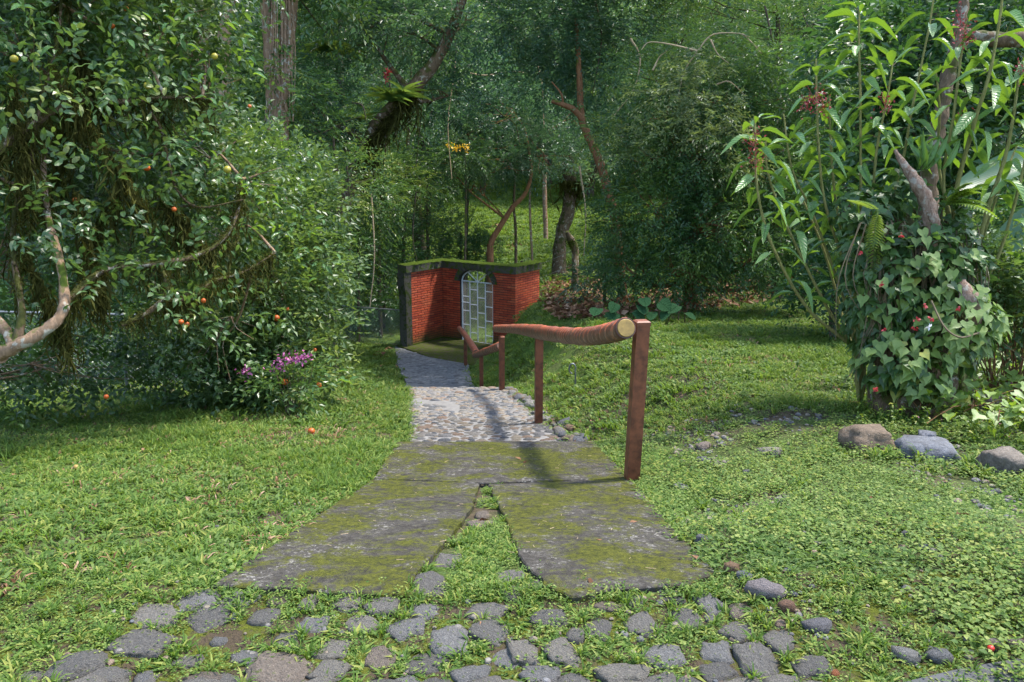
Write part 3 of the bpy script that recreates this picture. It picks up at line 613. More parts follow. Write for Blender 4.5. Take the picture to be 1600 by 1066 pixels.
# ------------------------------------------------------------------ handrails
def post(parent, x, y, ztop, w=.09, lean=(0, 0), yaw=0.):
    z0 = float(gz(x, y))-.25; m = MB(); h = ztop-z0; b = .008; V = []
    for z, i in ((0, 0), (h-.035, 0), (h-.034, -.004), (h-.008, -.004), (h, b)):
        f = z/h
        for sx, sy in ((-1, -1), (1, -1), (1, 1), (-1, 1)):
            X, Y = sx*(w/2-i), sy*(w/2-i); V.append((x+math.cos(yaw)*X-math.sin(yaw)*Y+lean[0]*f, y+math.sin(yaw)*X+math.cos(yaw)*Y+lean[1]*f, z0+z))
    m.add(V, [(i*4+j, i*4+(j+1) % 4, i*4+4+(j+1) % 4, i*4+4+j) for i in range(4) for j in range(4)]+[(16, 17, 18, 19)]); return m.obj('post', MA['post'], parent)
def log(name, pts, r, parent, seg, swell=.035, cap0=True):
    m = MB(); pts = spline(pts, seg); t = np.linspace(0, 1, seg); L = np.concatenate([[0], np.cumsum(np.linalg.norm(np.diff(pts, axis=0), axis=1))])
    rr = np.interp(t, np.linspace(0, 1, len(r)), r); ph = (L/.105+.25*np.sin(L*3)) % 1
    rr = rr*.96*(1+swell*(np.abs(ph-.5)*2)**4*2.2+.018*np.sin(L*7)+.012*R.randn(seg)*.6+.05*np.interp(L, np.arange(0, 30, .17), R.randn(177)*.5))
    rr[0] *= .93; rr[-1] *= .9
    T = nrm(np.gradient(pts, axis=0)); u = nrm(np.cross(T[0], [0, 0, 1.])); n = 18; V = []
    for i in range(seg):
        u = nrm(u-T[i]*np.dot(u, T[i])); v = np.cross(u, T[i]); a = np.linspace(0, 2*np.pi, n, endpoint=False); w = 1+.035*np.sin(a*2+L[i]*1.2)+.02*np.sin(a*5+L[i]*3)
        V.append(pts[i]+(np.cos(a)*rr[i]*w)[:, None]*u+(np.sin(a)*rr[i]*w)[:, None]*v)
    V = np.concatenate(V); i, j = np.meshgrid(np.arange(seg-1), np.arange(n), indexing='ij'); i = i.ravel(); j = j.ravel(); k = (j+1) % n
    m.add(V, np.stack([i*n+j, (i+1)*n+j, (i+1)*n+k, i*n+k], 1)); m.add(V[:n], [tuple(range(n))]); m.add(V[-n:], [tuple(range(n))[::-1]])
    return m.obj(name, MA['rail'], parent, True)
hr = thing('handrail', 'nearer and longer handrail of orange painted bamboo on three brown posts beside the concrete ramp', 'handrail', (.83, 5.33, gz(.83, 5.33)), 'bamboo handrails of the path')
post(hr, .842, 5.33, .66, .092, (.045, .01), math.radians(7))
post(hr, .325, 9.35, P(843, 524, 9.3)[2], .092, (0, 0), .1); post(hr, -.165, 12.5, -.93, .088, (0, 0), .1)
rp = [P(977, 513, 5.28), P(950, 521, 5.62), P(915, 525.5, 6.3), P(880, 524, 7.4), P(843, 519, 9.3), P(812, 514.5, 11.4), P(775, 513.5, 13.0)]
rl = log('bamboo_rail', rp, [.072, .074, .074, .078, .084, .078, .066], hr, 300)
e0 = rp[0]; ed = nrm(rp[0]-rp[1]); R3 = Vector(ed).to_track_quat('Z', 'Y').to_matrix()
def disc(name, r0, r1, off, mat, parent):
    m = MB(); a = np.linspace(0, 2*np.pi, 28, endpoint=False); Rm = np.array(R3); V = []
    for r, z in ((r0, off-.012), (r0, off), (r1, off+.003)):
        V.append(np.stack([np.cos(a)*r, np.sin(a)*r, np.full(28, z)], 1)@Rm.T+e0)
    V = np.concatenate(V); m.add(V, [(i*28+j, i*28+(j+1) % 28, (i+1)*28+(j+1) % 28, (i+1)*28+j) for i in range(2) for j in range(28)]+[tuple(range(56, 84))]); m.obj(name, mat, parent)
disc('end_rim', .072, .070, .006, MA['goldr'], rl); disc('end_cap', .060, .057, .016, MA['gold'], rl)
hr2 = thing('handrail', 'lower bent handrail of two short orange bamboo lengths on two thin posts near the gate', 'handrail', (-.55, 15, gz(-.55, 15)), 'bamboo handrails of the path')
q5 = P(727, 519, 18.3); q4 = P(752, 553, 15.4); post(hr2, q5[0], q5[1], q5[2], .075); post(hr2, q4[0], q4[1], q4[2]-.02, .075)
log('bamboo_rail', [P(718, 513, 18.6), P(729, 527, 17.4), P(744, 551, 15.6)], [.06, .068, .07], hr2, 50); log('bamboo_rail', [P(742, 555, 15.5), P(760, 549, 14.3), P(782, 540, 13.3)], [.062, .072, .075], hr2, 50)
# iron hook
hk = G(899, 606); hk_t = thing('iron_hook', 'small grey iron stake with a looped eye standing in the grass behind the handrail', 'iron hook', hk); m = MB()
d_ = hk[1]*cp+(CZ-hk[2])*sp; k_ = d_/F
pp = [(hk[0], hk[1], hk[2]-.05), (hk[0]-.2*k_, hk[1], hk[2]+22*k_)]+[(hk[0]-5*k_+5*k_*math.cos(a), hk[1]+.01*a/6, hk[2]+(30+8*math.sin(a))*k_) for a in np.linspace(-.6, 4.6, 12)]
tube(m, pp, .011, 8, 40); o = m.obj('eye_rod', MA['iron'], hk_t, True)
# ------------------------------------------------------------------ fences
def chain_fence(label, pts, h, nposts, sp=.07, r=.0028, z_add=0.):
    t = thing('chain_link_fence', label, 'fence', (*pts[0], float(gz(*pts[0]))), 'chain link fences'); a, b = np.array(pts[0]), np.array(pts[1]); L = np.linalg.norm(b-a); d = (b-a)/L
    def q(s, z): p = a+d*s; return (p[0], p[1], float(gz(p[0], p[1]))*0+zb(s)+z)
    za, zb_ = float(gz(*a)), float(gz(*b))
    def zb(s): return za+(zb_-za)*s/L+z_add
    for i in range(nposts):
        s = L*i/(nposts-1); m = MB(); tube(m, [q(s, -.3), q(s, h+.03)], .025, 8, 2); m.obj('post', MA['iron'], t)
    m = MB(); tube(m, [q(0, h), q(L, h)], .02, 6, 2); m.obj('top_rail', MA['iron'], t)
    m = MB()
    for c in np.arange(-h, L, sp):
        s0, s1 = max(c, 0), min(c+h, L)
        if s1 > s0:
            tube(m, [q(s0, s0-c), q(s1, s1-c)], r, 3, 2, caps=False); tube(m, [q(s0, h-(s0-c)), q(s1, h-(s1-c))], r, 3, 2, caps=False)
    m.obj('wire_mesh', MA['wire'], t, kind='stuff')
chain_fence('grey chain link fence under the orange tree at the left edge of the lawn', [(-9.5, 10.2), (-3.6, 11.6)], 1.15, 4, .075, .003)
chain_fence('distant low chain link fence running left from the pillar of the brick gateway', [(-2.75, 20.4), (-9.5, 22.0)], .95, 4, .08)
# wire fence with mossy stump post behind the wall
st = Gd(897, 22.5); sx, sy, sz = st
t = thing('mossy_stump', 'moss covered tree stump with a hooked top standing right of the brick gateway', 'tree stump', st); m = MB()
tp = P(886, 362, 22.3); tube(m, [st-[0, 0, .2], st+[.02, 0, .5], P(899, 400, 22.5), P(897, 385, 22.5), P(890, 372, 22.4), tp], [.13, .10, .095, .12, .10, .05], 10, 26, .12); m.obj('trunk', MA['barkm'], t, True)
m = MB(); c = np.stack([P(891+R.randn()*4, 374+abs(R.randn())*7, 22.35) for _ in range(160)]); leaves(m, c, rdir(160, -.2), rdir(160), .10, .02, None, 2); m.obj('moss', MA['cap'], t, kind='stuff')
t = thing('wire_fence', 'old wire fence with thin strands crossing behind the mossy coping', 'fence', (2.5, 24.5, gz(2.5, 24.5)))
WP = [(-5, 25.5), (-1.9, 24.6), (.3, 24.2), (sx+.12, sy+.15)]
for x, y in WP[:3]: z = float(gz(x, y)); m = MB(); tube(m, [(x, y, z-.2), (x, y, z+1.6)], .045, 6, 3, .1); m.obj('post', MA['barkd'], t)
for h in (.5, .9, 1.3):
    m = MB()
    for (a, b), (c, d) in zip(WP, WP[1:]): za, zc = float(gz(a, b))+h, float(gz(c, d))+h; tube(m, [(a, b, za), ((a+c)/2, (b+d)/2, (za+zc)/2-.04), (c, d, zc)], .008, 4, 5)
    m.obj('wire', MA['iron'], t)
# ------------------------------------------------------------------ loose rocks and stones on the right
RK = [stone_mesh('rock', 70+i, .8, .28, 3, MA['rock']) for i in range(4)]
def rock(lab, px, py, w, h, k, rz=0, mat=None, tilt=0.):
    p = G(px, py+h*.45); d = p[1]*cp+(CZ-p[2])*sp; s = w/F*d; hh = h/F*d
    me = RK[k]
    if mat: me = me.copy(); me.materials[0] = mat
    return inst('rock', me, None, (p[0], p[1]+s*.25, p[2]+hh*.12), (tilt, 0, rz), (s*.92, s*.72, hh*1.45), label=lab, category='rock', group='rocks edging the planted bank')
rock('large brown humped rock left of the bluish slab at the foot of the mound', 1364, 683, 88, 56, 0, .2, stonemat('brown_rock', [(.12, .085, .055), (.165, .125, .088)], 0, 8))
rock('long flat bluish grey rock lying between the brown humped rock and the pointed rock', 1460, 702, 94, 44, 1, 0, stonemat('blue_rock', [(.088, .095, .11), (.125, .13, .145)], 0, 8))
rock('pointed grey brown rock at the right edge of the photo in front of the bank', 1577, 718, 80, 60, 2, .4, stonemat('grey_rock', [(.12, .10, .08), (.15, .125, .10)], 0, 8), .2)
rock('weathered split rock half hidden by vines higher up the bank', 1545, 622, 76, 40, 3, 2, MA['snag'])
rock('dark small rock peeping out between the brown humped rock and the bluish slab', 1455, 683, 40, 20, 0, 1.2)
rs = [(1201,928,54,28,'long pinkish grey river stone beside the right end of the cobbles',(.30,.26,.26)),(1230,949,26,24,'brown broken stone touching the long pinkish stone',(.28,.15,.09)),(1281,986,44,24,'heart shaped grey stone with a notched top right of the cobbles',(.20,.19,.20)),
 (1144,890,24,22,'tan angular stone at the right corner of the concrete ramp',(.36,.22,.12)),(1165,903,26,12,'flat grey stone between the tan corner stone and the long pinkish stone',(.19,.2,.22)),(1306,1056,16,12,'small orange pebble beside the last big cobble',(.5,.16,.05)),
 (1466,967,20,16,'round brown pebble alone in the weeds at lower right',(.25,.16,.11)),(1415,838,15,16,'round grey stone at the upper end of the scattered row in the weeds',(.22,.22,.22)),(1448,860,20,14,'bluish grey stone in the middle of the scattered row in the weeds',(.2,.22,.26)),
 (1500,876,20,15,'reddish brown stone in the scattered row in the weeds',(.3,.17,.11)),(1530,878,20,10,'flat dark stone next to the reddish brown stone',(.16,.17,.18)),(1468,876,18,12,'grey cube like stone left of the reddish brown stone',(.2,.2,.2)),
 (1281,853,15,10,'whitish chip of stone in the middle of the right hand weeds',(.6,.52,.42)),(1097,846,20,20,'small grey stone at the right edge of the concrete ramp',(.2,.2,.22)),(1420,1030,42,26,'pale stone half hidden by weeds near the road',(.3,.29,.27)),(1470,1028,40,24,'grey stone near the road, left of the tallest roadside stone',(.2,.2,.2)),(1556,1016,30,28,'tallest brown stone by the road corner',(.27,.22,.18)),(1590,1010,26,18,'brown stone at the right edge of the photo above the road',(.25,.2,.17)),
 (1168,740,14,12,'round pebble beside the handrail post in the weeds',(.24,.24,.25)),(1100,720,22,14,'grey slate piece among pebbles right of the near handrail post',(.22,.23,.25)),(1206,708,34,18,'upright pale stone in the grass left of the brown humped rock',(.3,.28,.22)),(1130,728,30,10,'pale flat pebble right of the near handrail post',(.33,.30,.26)),(1066,762,24,7,'flat whitish stone close to the near handrail post foot',(.36,.36,.36)),
 (1100,697,26,12,'pinkish stone behind the near handrail post',(.3,.24,.2)),(1240,935,14,9,'tiny bluish stone above the brown broken stone',(.2,.21,.24))]
for k, (px, py, w, h, lab, c) in enumerate(rs):
    p = G(px, py+h*.4); d = p[1]*cp+(CZ-p[2])*sp; s = w/F*d; hh = h/F*d; me = SR[k % 6].copy(); me.materials[0] = stonemat('stone_tint', [tuple(x*.62 for x in c), tuple(x*.78 for x in c)], 0, 24)
    inst('river_stone', me, None, (p[0], p[1]+s*.2, p[2]+hh*.18+.005), (R.randn()*.1, R.randn()*.1, R.randn()*.4), (s*1.1, s*.8, hh*1.6), label=lab, category='stone', group='loose stones in the right hand weeds')
# ------------------------------------------------------------------ vegetation tools
def lob(l): return [(*P(a[0], a[1], a[2]), a[3], a[3]*(a[5] if len(a) > 5 else 1), a[4] if len(a) > 4 else a[3]) for a in l]
def nearest(pts, c):
    k = np.argmin(np.linalg.norm((pts-c)*[1, 1, .8], axis=1)+np.maximum(0, pts[:, 2]-c[2])*.8); return k
def branches(mb, trunk, tr, lobes, per, rnd=.35, r1=.3, mi=0, sub=.012):
    for l in lobes:
        c = np.array(l[:3]); k = nearest(trunk, c-[0, 0, l[5]*.4]); a = trunk[k]; L = np.linalg.norm(c-a); r = max(.008, tr[k]*r1*min(1.6, 1.3))
        mid = (a+c)/2+R.randn(3)*L*.10-[0, 0, L*.06]; pp = tube(mb, [a, mid, c], [min(r*1.25, tr[k]*.9), r*.7, r*.35], 6, 8, .1, mi=mi)
        for _ in range(per):
            q = pp[4+int(R.rand()*4)]; e = c+nrm(R.randn(3))*np.array(l[3:])*(.6+.35*R.rand()); m2 = (q+e)/2+R.randn(3)*.12*np.linalg.norm(e-q)
            tube(mb, [q, m2, e], [r*.35+sub*.4, sub*.7, sub*.3], 4, 6, mi=mi, caps=False)
PRE = dict(citrus=dict(n_leaf=7, tw=.30, L=.085, Wd=.043, droop=.15, planar=.2), dark=dict(n_leaf=9, tw=.34, L=.105, Wd=.034, droop=.45, planar=.5),
 pin=dict(n_leaf=14, tw=.55, L=.12, Wd=.04, droop=.45, planar=.9), fine=dict(n_leaf=9, tw=.34, L=.085, Wd=.036, droop=.25, planar=.4),
 broad=dict(n_leaf=6, tw=.36, L=.17, Wd=.085, droop=.35, planar=.4), far=dict(n_leaf=8, tw=.6, L=.17, Wd=.08, droop=.3, planar=.5))
def crown(mb, lobes, n, pre, shell=.35, zb=.25, mi=0, **kw):
    p, dr, idx = lobe_points(lobes, n, shell); k = dict(PRE[pre]); k.update(kw); k['org'] = p; k['out'] = dr+R.randn(n, 3)*.45+[0, 0, zb]
    hue = vnoise(p[:, 0]*1.3, p[:, 2]*1.3+p[:, 1], 1.2, 9); k.setdefault('var0', np.clip(hue*.9+.15*R.randn(n), 0, 1)); sprays(mb, mi=mi, **k); return p
def tree(name, label, cat, trunk, tr, lobes, n, pre, mat, bark='bark', per=7, group=None, shell=.35, seg=None, rough=.12, zb=.25, extra=None, **kw):
    """trunk: world points from the ground up; lobes: pixel lobes"""
    t = thing(name, label, cat, trunk[0], group); m = MB(); pts = tube(m, trunk, tr, 10, seg or 5*len(trunk), rough); rr = np.interp(np.linspace(0, 1, len(pts)), np.linspace(0, 1, len(tr)), tr)
    L = lob(lobes) if lobes and len(lobes[0]) < 7 and not isinstance(lobes[0], np.ndarray) else lobes
    if L: branches(m, pts, rr, L, per)
    m.obj('trunk', MA[bark], t, True)
    if L: c = MB(); crown(c, L, n, pre, shell, zb, **kw); c.obj('crown', MA[mat], t)
    return t
def g0(px, d): p = Gd(px, d); p[2] -= .1; return p
def hang(mb, pts, n, l0, l1, w=.009, fuzz=0, fr=.04):
    """wispy beards: strands hang in ragged tufts, each strand a chain of short bent slivers"""
    pts = spline(pts, 60); n = int(n*.55); i = (R.rand(n)*59).astype(int); cl = vnoise(i*.33, i*0+n, 1., 6); keep = cl > .30; i = i[keep]; cl = cl[keep]; n = len(i)
    p = pts[i]+R.randn(n, 3)*[.022, .022, .016]; ln = (l0+(l1-l0)*R.rand(n)**2.2)*np.clip(cl*1.5, .2, 1.2); v = R.rand(n)*.8
    for s in range(4):
        d = np.tile([0, 0, -1.], (n, 1))+R.randn(n, 3)*.42; leaves(mb, p, d, rdir(n)*[1, 1, .1], ln*.42, w*.55*(.5+R.rand(n)), v+.2*R.rand(n), 2); p = p+nrm(d)*(ln*.25)[:, None]
    f = int(fuzz*1.3); i = (R.rand(f)*59).astype(int); leaves(mb, pts[i]+R.randn(f, 3)*.016, rdir(f), rdir(f), fr*(.4+R.rand(f)), .008, None, 2)
# ------------------------------------------------------------------ orange tree at the left
ot = thing('orange_tree', 'old mossy orange tree with hanging moss and ripe fruit overhanging the left lawn', 'orange tree', (-5.3, 6.6, gz(-5.3, 6.6)))
tm = MB(); TK = spline([(-5.3, 6.6, float(gz(-5.3, 6.6))-.1), P(-120, 600, 6.3), P(-45, 565, 6.1), P(0, 553, 6.0)], 16); tube(tm, TK, [.13, .10, .085, .07], 10, 18, .1)
limbs = [([P(-5, 555, 6.0), P(40, 533, 6.0), P(85, 505, 6.1), P(101, 470, 6.2), P(92, 400, 6.4), P(74, 330, 6.7), P(70, 240, 7), P(110, 150, 7.2)], [.062, .055, .047, .042, .036, .03, .025, .015]),
 ([P(22, 540, 6.0), P(8, 515, 6.1), P(-20, 480, 6.2), P(-60, 430, 6.4)], [.045, .04, .035, .03]), ([P(24, 540, 6.0), P(34, 500, 6.1), P(33, 475, 6.3), P(20, 380, 6.6), P(30, 290, 7)], [.04, .034, .028, .024, .015]),
 ([P(100, 475, 6.2), P(125, 450, 6.5), P(170, 420, 6.8), P(250, 412, 7.1), P(310, 398, 7.4), P(350, 372, 7.6), P(372, 330, 7.8), P(378, 280, 8)], [.04, .045, .042, .038, .034, .03, .025, .012]),
 ([P(190, 508, 6.8), P(232, 488, 6.9), P(262, 452, 7), P(250, 415, 7.1)], [.03, .032, .034, .03]), ([P(255, 470, 7.), P(300, 466, 7.2), P(330, 440, 7.4), P(380, 425, 7.8), P(430, 395, 8.2)], [.03, .028, .024, .018, .01]),
 ([P(-60, 300, 6.2), P(0, 232, 6.4), P(55, 190, 6.6), P(115, 158, 6.9), P(190, 160, 7.1), P(260, 152, 7.3), P(330, 155, 7.5)], [.06, .058, .055, .052, .044, .03, .015]),
 ([P(235, 175, 7.2), P(252, 205, 7.3), P(266, 265, 7.4), P(280, 302, 7.5), P(312, 324, 7.6), P(380, 312, 7.8)], [.022, .022, .02, .018, .014, .008]),
 ([P(75, 330, 6.7), P(50, 260, 6.6), P(60, 180, 6.6), P(90, 60, 6.7), P(100, -60, 6.9)], [.03, .028, .025, .02, .015]), ([P(-60, 300, 6.2), P(-90, 150, 6.2), P(-60, 0, 6.4)], [.07, .05, .03]), ([TK[6], P(-150, 450, 6.2), P(-60, 300, 6.2)], [.09, .08, .065])]
for q, (a, r) in enumerate(limbs): tube(tm, a, [x*(.9 if q < 3 else .66) for x in r], 8, 5*len(a), .16, mi=0 if q in (0, 1) else 1)
OL = lob([(285, 60, 8.2, .7, .6), (230, 30, 7.6, .8, .55), (110, 20, 7.2, .8, .5), (10, 60, 7, .7, .6), (325, 130, 8.0, .4, .35), (300, 230, 8.2, .7, .55), (180, 240, 7.8, .7, .5), (60, 260, 7.6, .6, .6), (230, 330, 8.4, .8, .5), (120, 360, 8.0, .6, .5), (380, 280, 8.8, .6, .6), (330, 340, 8.6, .6, .5), (20, 400, 7.6, .5, .5), (250, 480, 8.6, .8, .45), (120, 560, 8.8, .9, .45), (30, 590, 8.4, .7, .3), (340, 540, 9, .7, .5), (-80, 200, 7, .8, .9), (-100, -60, 7, 1, .8), (250, -90, 7.6, 1.2, .7), (90, -90, 7, 1, .7)])
op = np.concatenate([spline(a, 30) for a, r in limbs])
for l in OL:
    c = np.array(l[:3]); k = nearest(op, c); tube(tm, [op[k], (op[k]+c)/2+R.randn(3)*.1, c], [.018, .012, .006], 5, 8)
    for _ in range(9): e = c+nrm(R.randn(3))*np.array(l[3:])*.85; q = c*.6+op[k]*.4; tube(tm, [q, (q+e)/2+R.randn(3)*.08, e], [.008, .005, .003], 4, 5, caps=False)
tm.obj('trunk', [MA['barkp'], MA['barkm']], ot, True)
m = MB(); crown(m, lob([(20, 330, 6.2, .5, .5), (150, 300, 6.5, .5, .35), (170, 440, 6.6, .5, .3), (330, 480, 7.2, .45, .25), (300, 400, 7.0, .4, .2), (60, 120, 6.2, .5, .3), (200, 110, 6.5, .5, .3), (280, 200, 7, .35, .3), (30, 640, 6.6, .3, .1)]), 210, 'citrus', .1, .1, t=6, L=.088, Wd=.046); crown(m, OL, 4100, 'citrus', .2, .15, t=6, L=.088, Wd=.046); m.obj('foliage', MA['l_cit'], ot, kind='stuff')
m = MB()
hang(m, limbs[6][0], 1500, .05, .45, .010, 1500); hang(m, limbs[3][0], 1300, .04, .38, .009, 1400); hang(m, limbs[5][0], 800, .05, .40, .009, 900); hang(m, limbs[4][0], 500, .05, .25, .009, 500); hang(m, limbs[7][0], 260, .03, .15, .008, 200); hang(m, limbs[8][0], 600, .05, .4, .01, 500); hang(m, limbs[0][0][4:], 380, .04, .3, .009, 400); hang(m, limbs[2][0][2:], 300, .05, .3, .009, 250)
for (a, b) in (((150, 130, 7.), (60, 330, 7.1)), ((20, 120, 6.4), (40, 330, 6.5)), ((80, 100, 6.5), (230, 330, 6.9)), ((120, 300, 6.7), (160, 480, 6.7)), ((30, 380, 6.5), (110, 540, 6.5)), ((330, 400, 7.5), (250, 300, 7.4)), ((110, 60, 6.9), (160, 140, 7)), ((200, 260, 7.3), (120, 420, 7.2))): hang(m, [P(*a), P(*b)], 700, .05, .45, .01, 260)
m.obj('hanging_moss', MA['mossh'], ot, kind='stuff')
def leafgrid(nu=7, bend=.25, fold=.10, ser=.0, wf=None, tip=.0):
    """unit leaf along +X with uv; returns V, F, uv"""
    V = []; U = []
    for i in range(nu+1):
        u = i/nu; w = (math.sin(math.pi*min(1, u*.94+.03))**.85*(1-.30*u)) if wf is None else wf(u)
        w = max(w*.5, .004)*(1+(ser*(1 if i % 2 else -1))); z = -bend*u*u+.03*math.sin(u*6)
        for s in (-1, 0, 1): V.append((u, s*w, z+abs(s)*fold*w*2)); U.append((u, .5+.5*s))
    Fq = [(i*3+j, i*3+3+j, i*3+4+j, i*3+1+j) for i in range(nu) for j in (0, 1)]; return np.array(V), Fq, U
def leafmesh(name, mat, **k):
    V, Fq, U = leafgrid(**k); m = MB(); m.add(V, Fq, R.rand()); return m.mesh(name, mat, True, uv=np.array(U))
def place_leaf(me, parent, p, d, up, L, Wd, name='leaf'):
    d = nrm(d); s = nrm(np.cross(up, d)); u = np.cross(d, s); M3 = Matrix(np.stack([d, s, u], 1).tolist()); e = M3.to_euler()
    return inst(name, me, parent, p, e, (L, Wd, L))
CL = [leafmesh('citrus_leaf', MA['b_cit'], nu=4, bend=b, fold=.2) for b in (.1, .25, .4)]
cp_, cd_, _ = lobe_points(lob([(330, 60, 7.4, .5, .4), (345, 135, 7.2, .35, .3), (230, 60, 7, .5, .3), (30, 50, 6.4, .4, .4), (300, 250, 7.5, .5, .5), (180, 240, 7.2, .5, .4), (380, 330, 8, .5, .4), (70, 320, 7, .3, .4), (120, 60, 6.8, .5, .3)]), 300, .3)
for k in range(300):
    d = rdir(1)[0]; d[2] = d[2]*.5-.15; place_leaf(CL[k % 3], ot, cp_[k], d, [R.randn()*.4, -.3+R.randn()*.3, 1], .085+.045*R.rand(), .05+.018*R.rand())
def fruit_mesh():
    bm = bmesh.new(); bmesh.ops.create_icosphere(bm, subdivisions=2, radius=1); 
    for v in bm.verts: v.co.z *= .93-.05*max(0, v.co.z); 
    me = bpy.data.meshes.new('orange_fruit'); bm.to_mesh(me); bm.free(); me.materials.append(MA['orange'])
    for p in me.polygons: p.use_smooth = True
    return me
FM = fruit_mesh(); FU = FM.copy(); FU.materials[0] = MA['unripe']
def fruits(lst, parent, mesh=FM, nm='orange_fruit', r=.026):
    for px, py, d, *q in lst: rr = (q[0] if q else r)*.9; inst(nm, mesh, parent, P(px, py, d), (R.rand(), R.rand(), R.rand()*6), (rr, rr, rr))
fruits([(229, 262, 6.9, .036), (272, 327, 7.1), (318, 470, 7.1), (283, 503, 6.7), (292, 507, 6.8), (166, 620, 7.4), (175, 40, 6.9, .03), (197, 14, 6.9), (118, 313, 6.8, .028), (390, 166, 7.3, .02)], ot)
fruits([(230, 134, 6.9, .035), (335, 88, 7.2, .035), (355, 265, 7.2, .04), (22, 92, 6.2, .035)], ot, FU, 'unripe_fruit')
# second citrus tree
ct = thing('citrus_tree', 'lower citrus tree with pale glossy leaves spreading to the right of the mossy orange tree', 'citrus tree', g0(425, 10.5)); tm = MB()
tk = tube(tm, [g0(425, 10.5), P(418, 560, 10.5), P(408, 500, 10.5), P(420, 430, 10.6), P(440, 330, 10.7)], [.085, .075, .06, .05, .02], 8, 20, .1)
CLb = lob([(440, 265, 11, .6, .5), (390, 340, 10, .7, .6), (470, 335, 10.5, .55, .5), (450, 420, 10, .7, .55), (505, 410, 10.6, .38, .5), (400, 460, 9.6, .6, .45), (480, 500, 10.2, .5, .4), (340, 500, 9.8, .7, .5), (430, 550, 9.8, .7, .35), (500, 575, 10.2, .35, .22), (380, 590, 9.8, .6, .25), (300, 590, 9.8, .6, .3), (350, 250, 10.5, .7, .5)])
branches(tm, tk, np.linspace(.085, .02, len(tk)), CLb, 10); tm.obj('trunk', MA['bark'], ct, True)
m = MB(); crown(m, CLb, 3100, 'citrus', .3, .1, t=2, L=.095, Wd=.05); m.obj('foliage', MA['l_cit2'], ct, kind='stuff')
cp_, cd_, _ = lobe_points(lob([(400, 340, 9.2, .6, .5), (480, 400, 9.6, .45, .5), (440, 265, 10, .4, .4), (520, 590, 9.6, .3, .15), (350, 580, 9.2, .5, .2)]), 220, .3)
for k in range(220):
    d = rdir(1)[0]; d[2] = d[2]*.5-.1; place_leaf(CL[k % 3], ct, cp_[k], d, [R.randn()*.4, -.3+R.randn()*.3, 1], .09+.045*R.rand(), .052+.018*R.rand())
fruits([(432, 497, 9.2, .045), (445, 597, 9.0, .045), (498, 602, 9.2, .04), (449, 483, 9.3, .025), (492, 547, 9.4, .025)], ct)
# pink flowering shrub and small ferns under the citrus trees
pk = thing('flower_shrub', 'low shrub with a spray of magenta pink blossoms at the foot of the citrus tree', 'flowering shrub', g0(450, 9)); m = MB()
o = g0(450, 9)
for k in range(9): tube(m, [o, P(440+k*5, 610, 9), P(425+k*8+R.randn()*3, 572+R.randn()*6, 8.9)], [.01, .006, .003], 4, 5)
m.obj('stem', MA['twig'], pk); m = MB(); crown(m, lob([(450, 600, 9.1, .3, .16)]), 130, 'fine', .2); m.obj('foliage', MA['l_mid'], pk, kind='stuff'); m = MB()
for cx_, cy_, s_, n_ in ((455, 563, 12, 75), (436, 574, 8, 34), (472, 560, 8, 36), (384, 582, 7, 26)): c = np.stack([P(cx_+R.randn()*s_, cy_+R.randn()*4-abs(R.randn())*2, 8.75) for _ in range(n_)]); leaves(m, c, rdir(n_), rdir(n_), .035, .03, None, 2)
m.obj('blossoms', MA['pink'], pk, kind='stuff')
def frond(mb, o, d, L, n=16, w=.3, droop=.6, up=(0, 0, 1)):
    d = nrm(d); s = nrm(np.cross(d, up)); pp = []
    for i in range(n+1): u = i/n; q = o+d*L*u; q = q-np.array([0, 0, droop*L*u*u]); pp.append(q)
    pp = np.array(pp); T = nrm(np.gradient(pp, axis=0)); k = np.arange(2, n+1); ww = np.sin(np.pi*np.clip((k/n)*.85+.12, 0, 1))*w*L
    for sg in (1, -1): leaves(mb, pp[k], s*sg+T[k]*.35-[0, 0, .1], np.tile(up, (len(k), 1))+R.randn(len(k), 3)*.1, ww, L/n*1.0, np.full(len(k), .4)+.3*R.rand(len(k)), 2)
    tube(mb, pp[::4], [.004, .001], 3, 6, caps=False)
def fern(label, o, n, L, mat='l_yel', dirs=None, droop=.6, w=.2):
    t = thing('fern', label, 'fern', o)
    for k in range(n):
        a = k/n*6.28+R.rand()*.6; d = np.array([math.cos(a), math.sin(a), .75]) if dirs is None else np.array(dirs[k % len(dirs)])+R.randn(3)*.12
        m = MB(); frond(m, np.asarray(o, float), d, L*(.75+.4*R.rand()), 18, w, droop); m.obj('frond', MA[mat], t)
fern('small bright fern on the lawn edge under the orange tree', G(203, 625), 7, .32, 'weed')
fern('long narrow fern hanging among the moss at the left edge of the photo', P(52, 275, 6.5), 3, .36, 'l_cit2', [(0, -.1, -1), (.2, 0, -1), (-.1, 0, -1)], .1, .12)
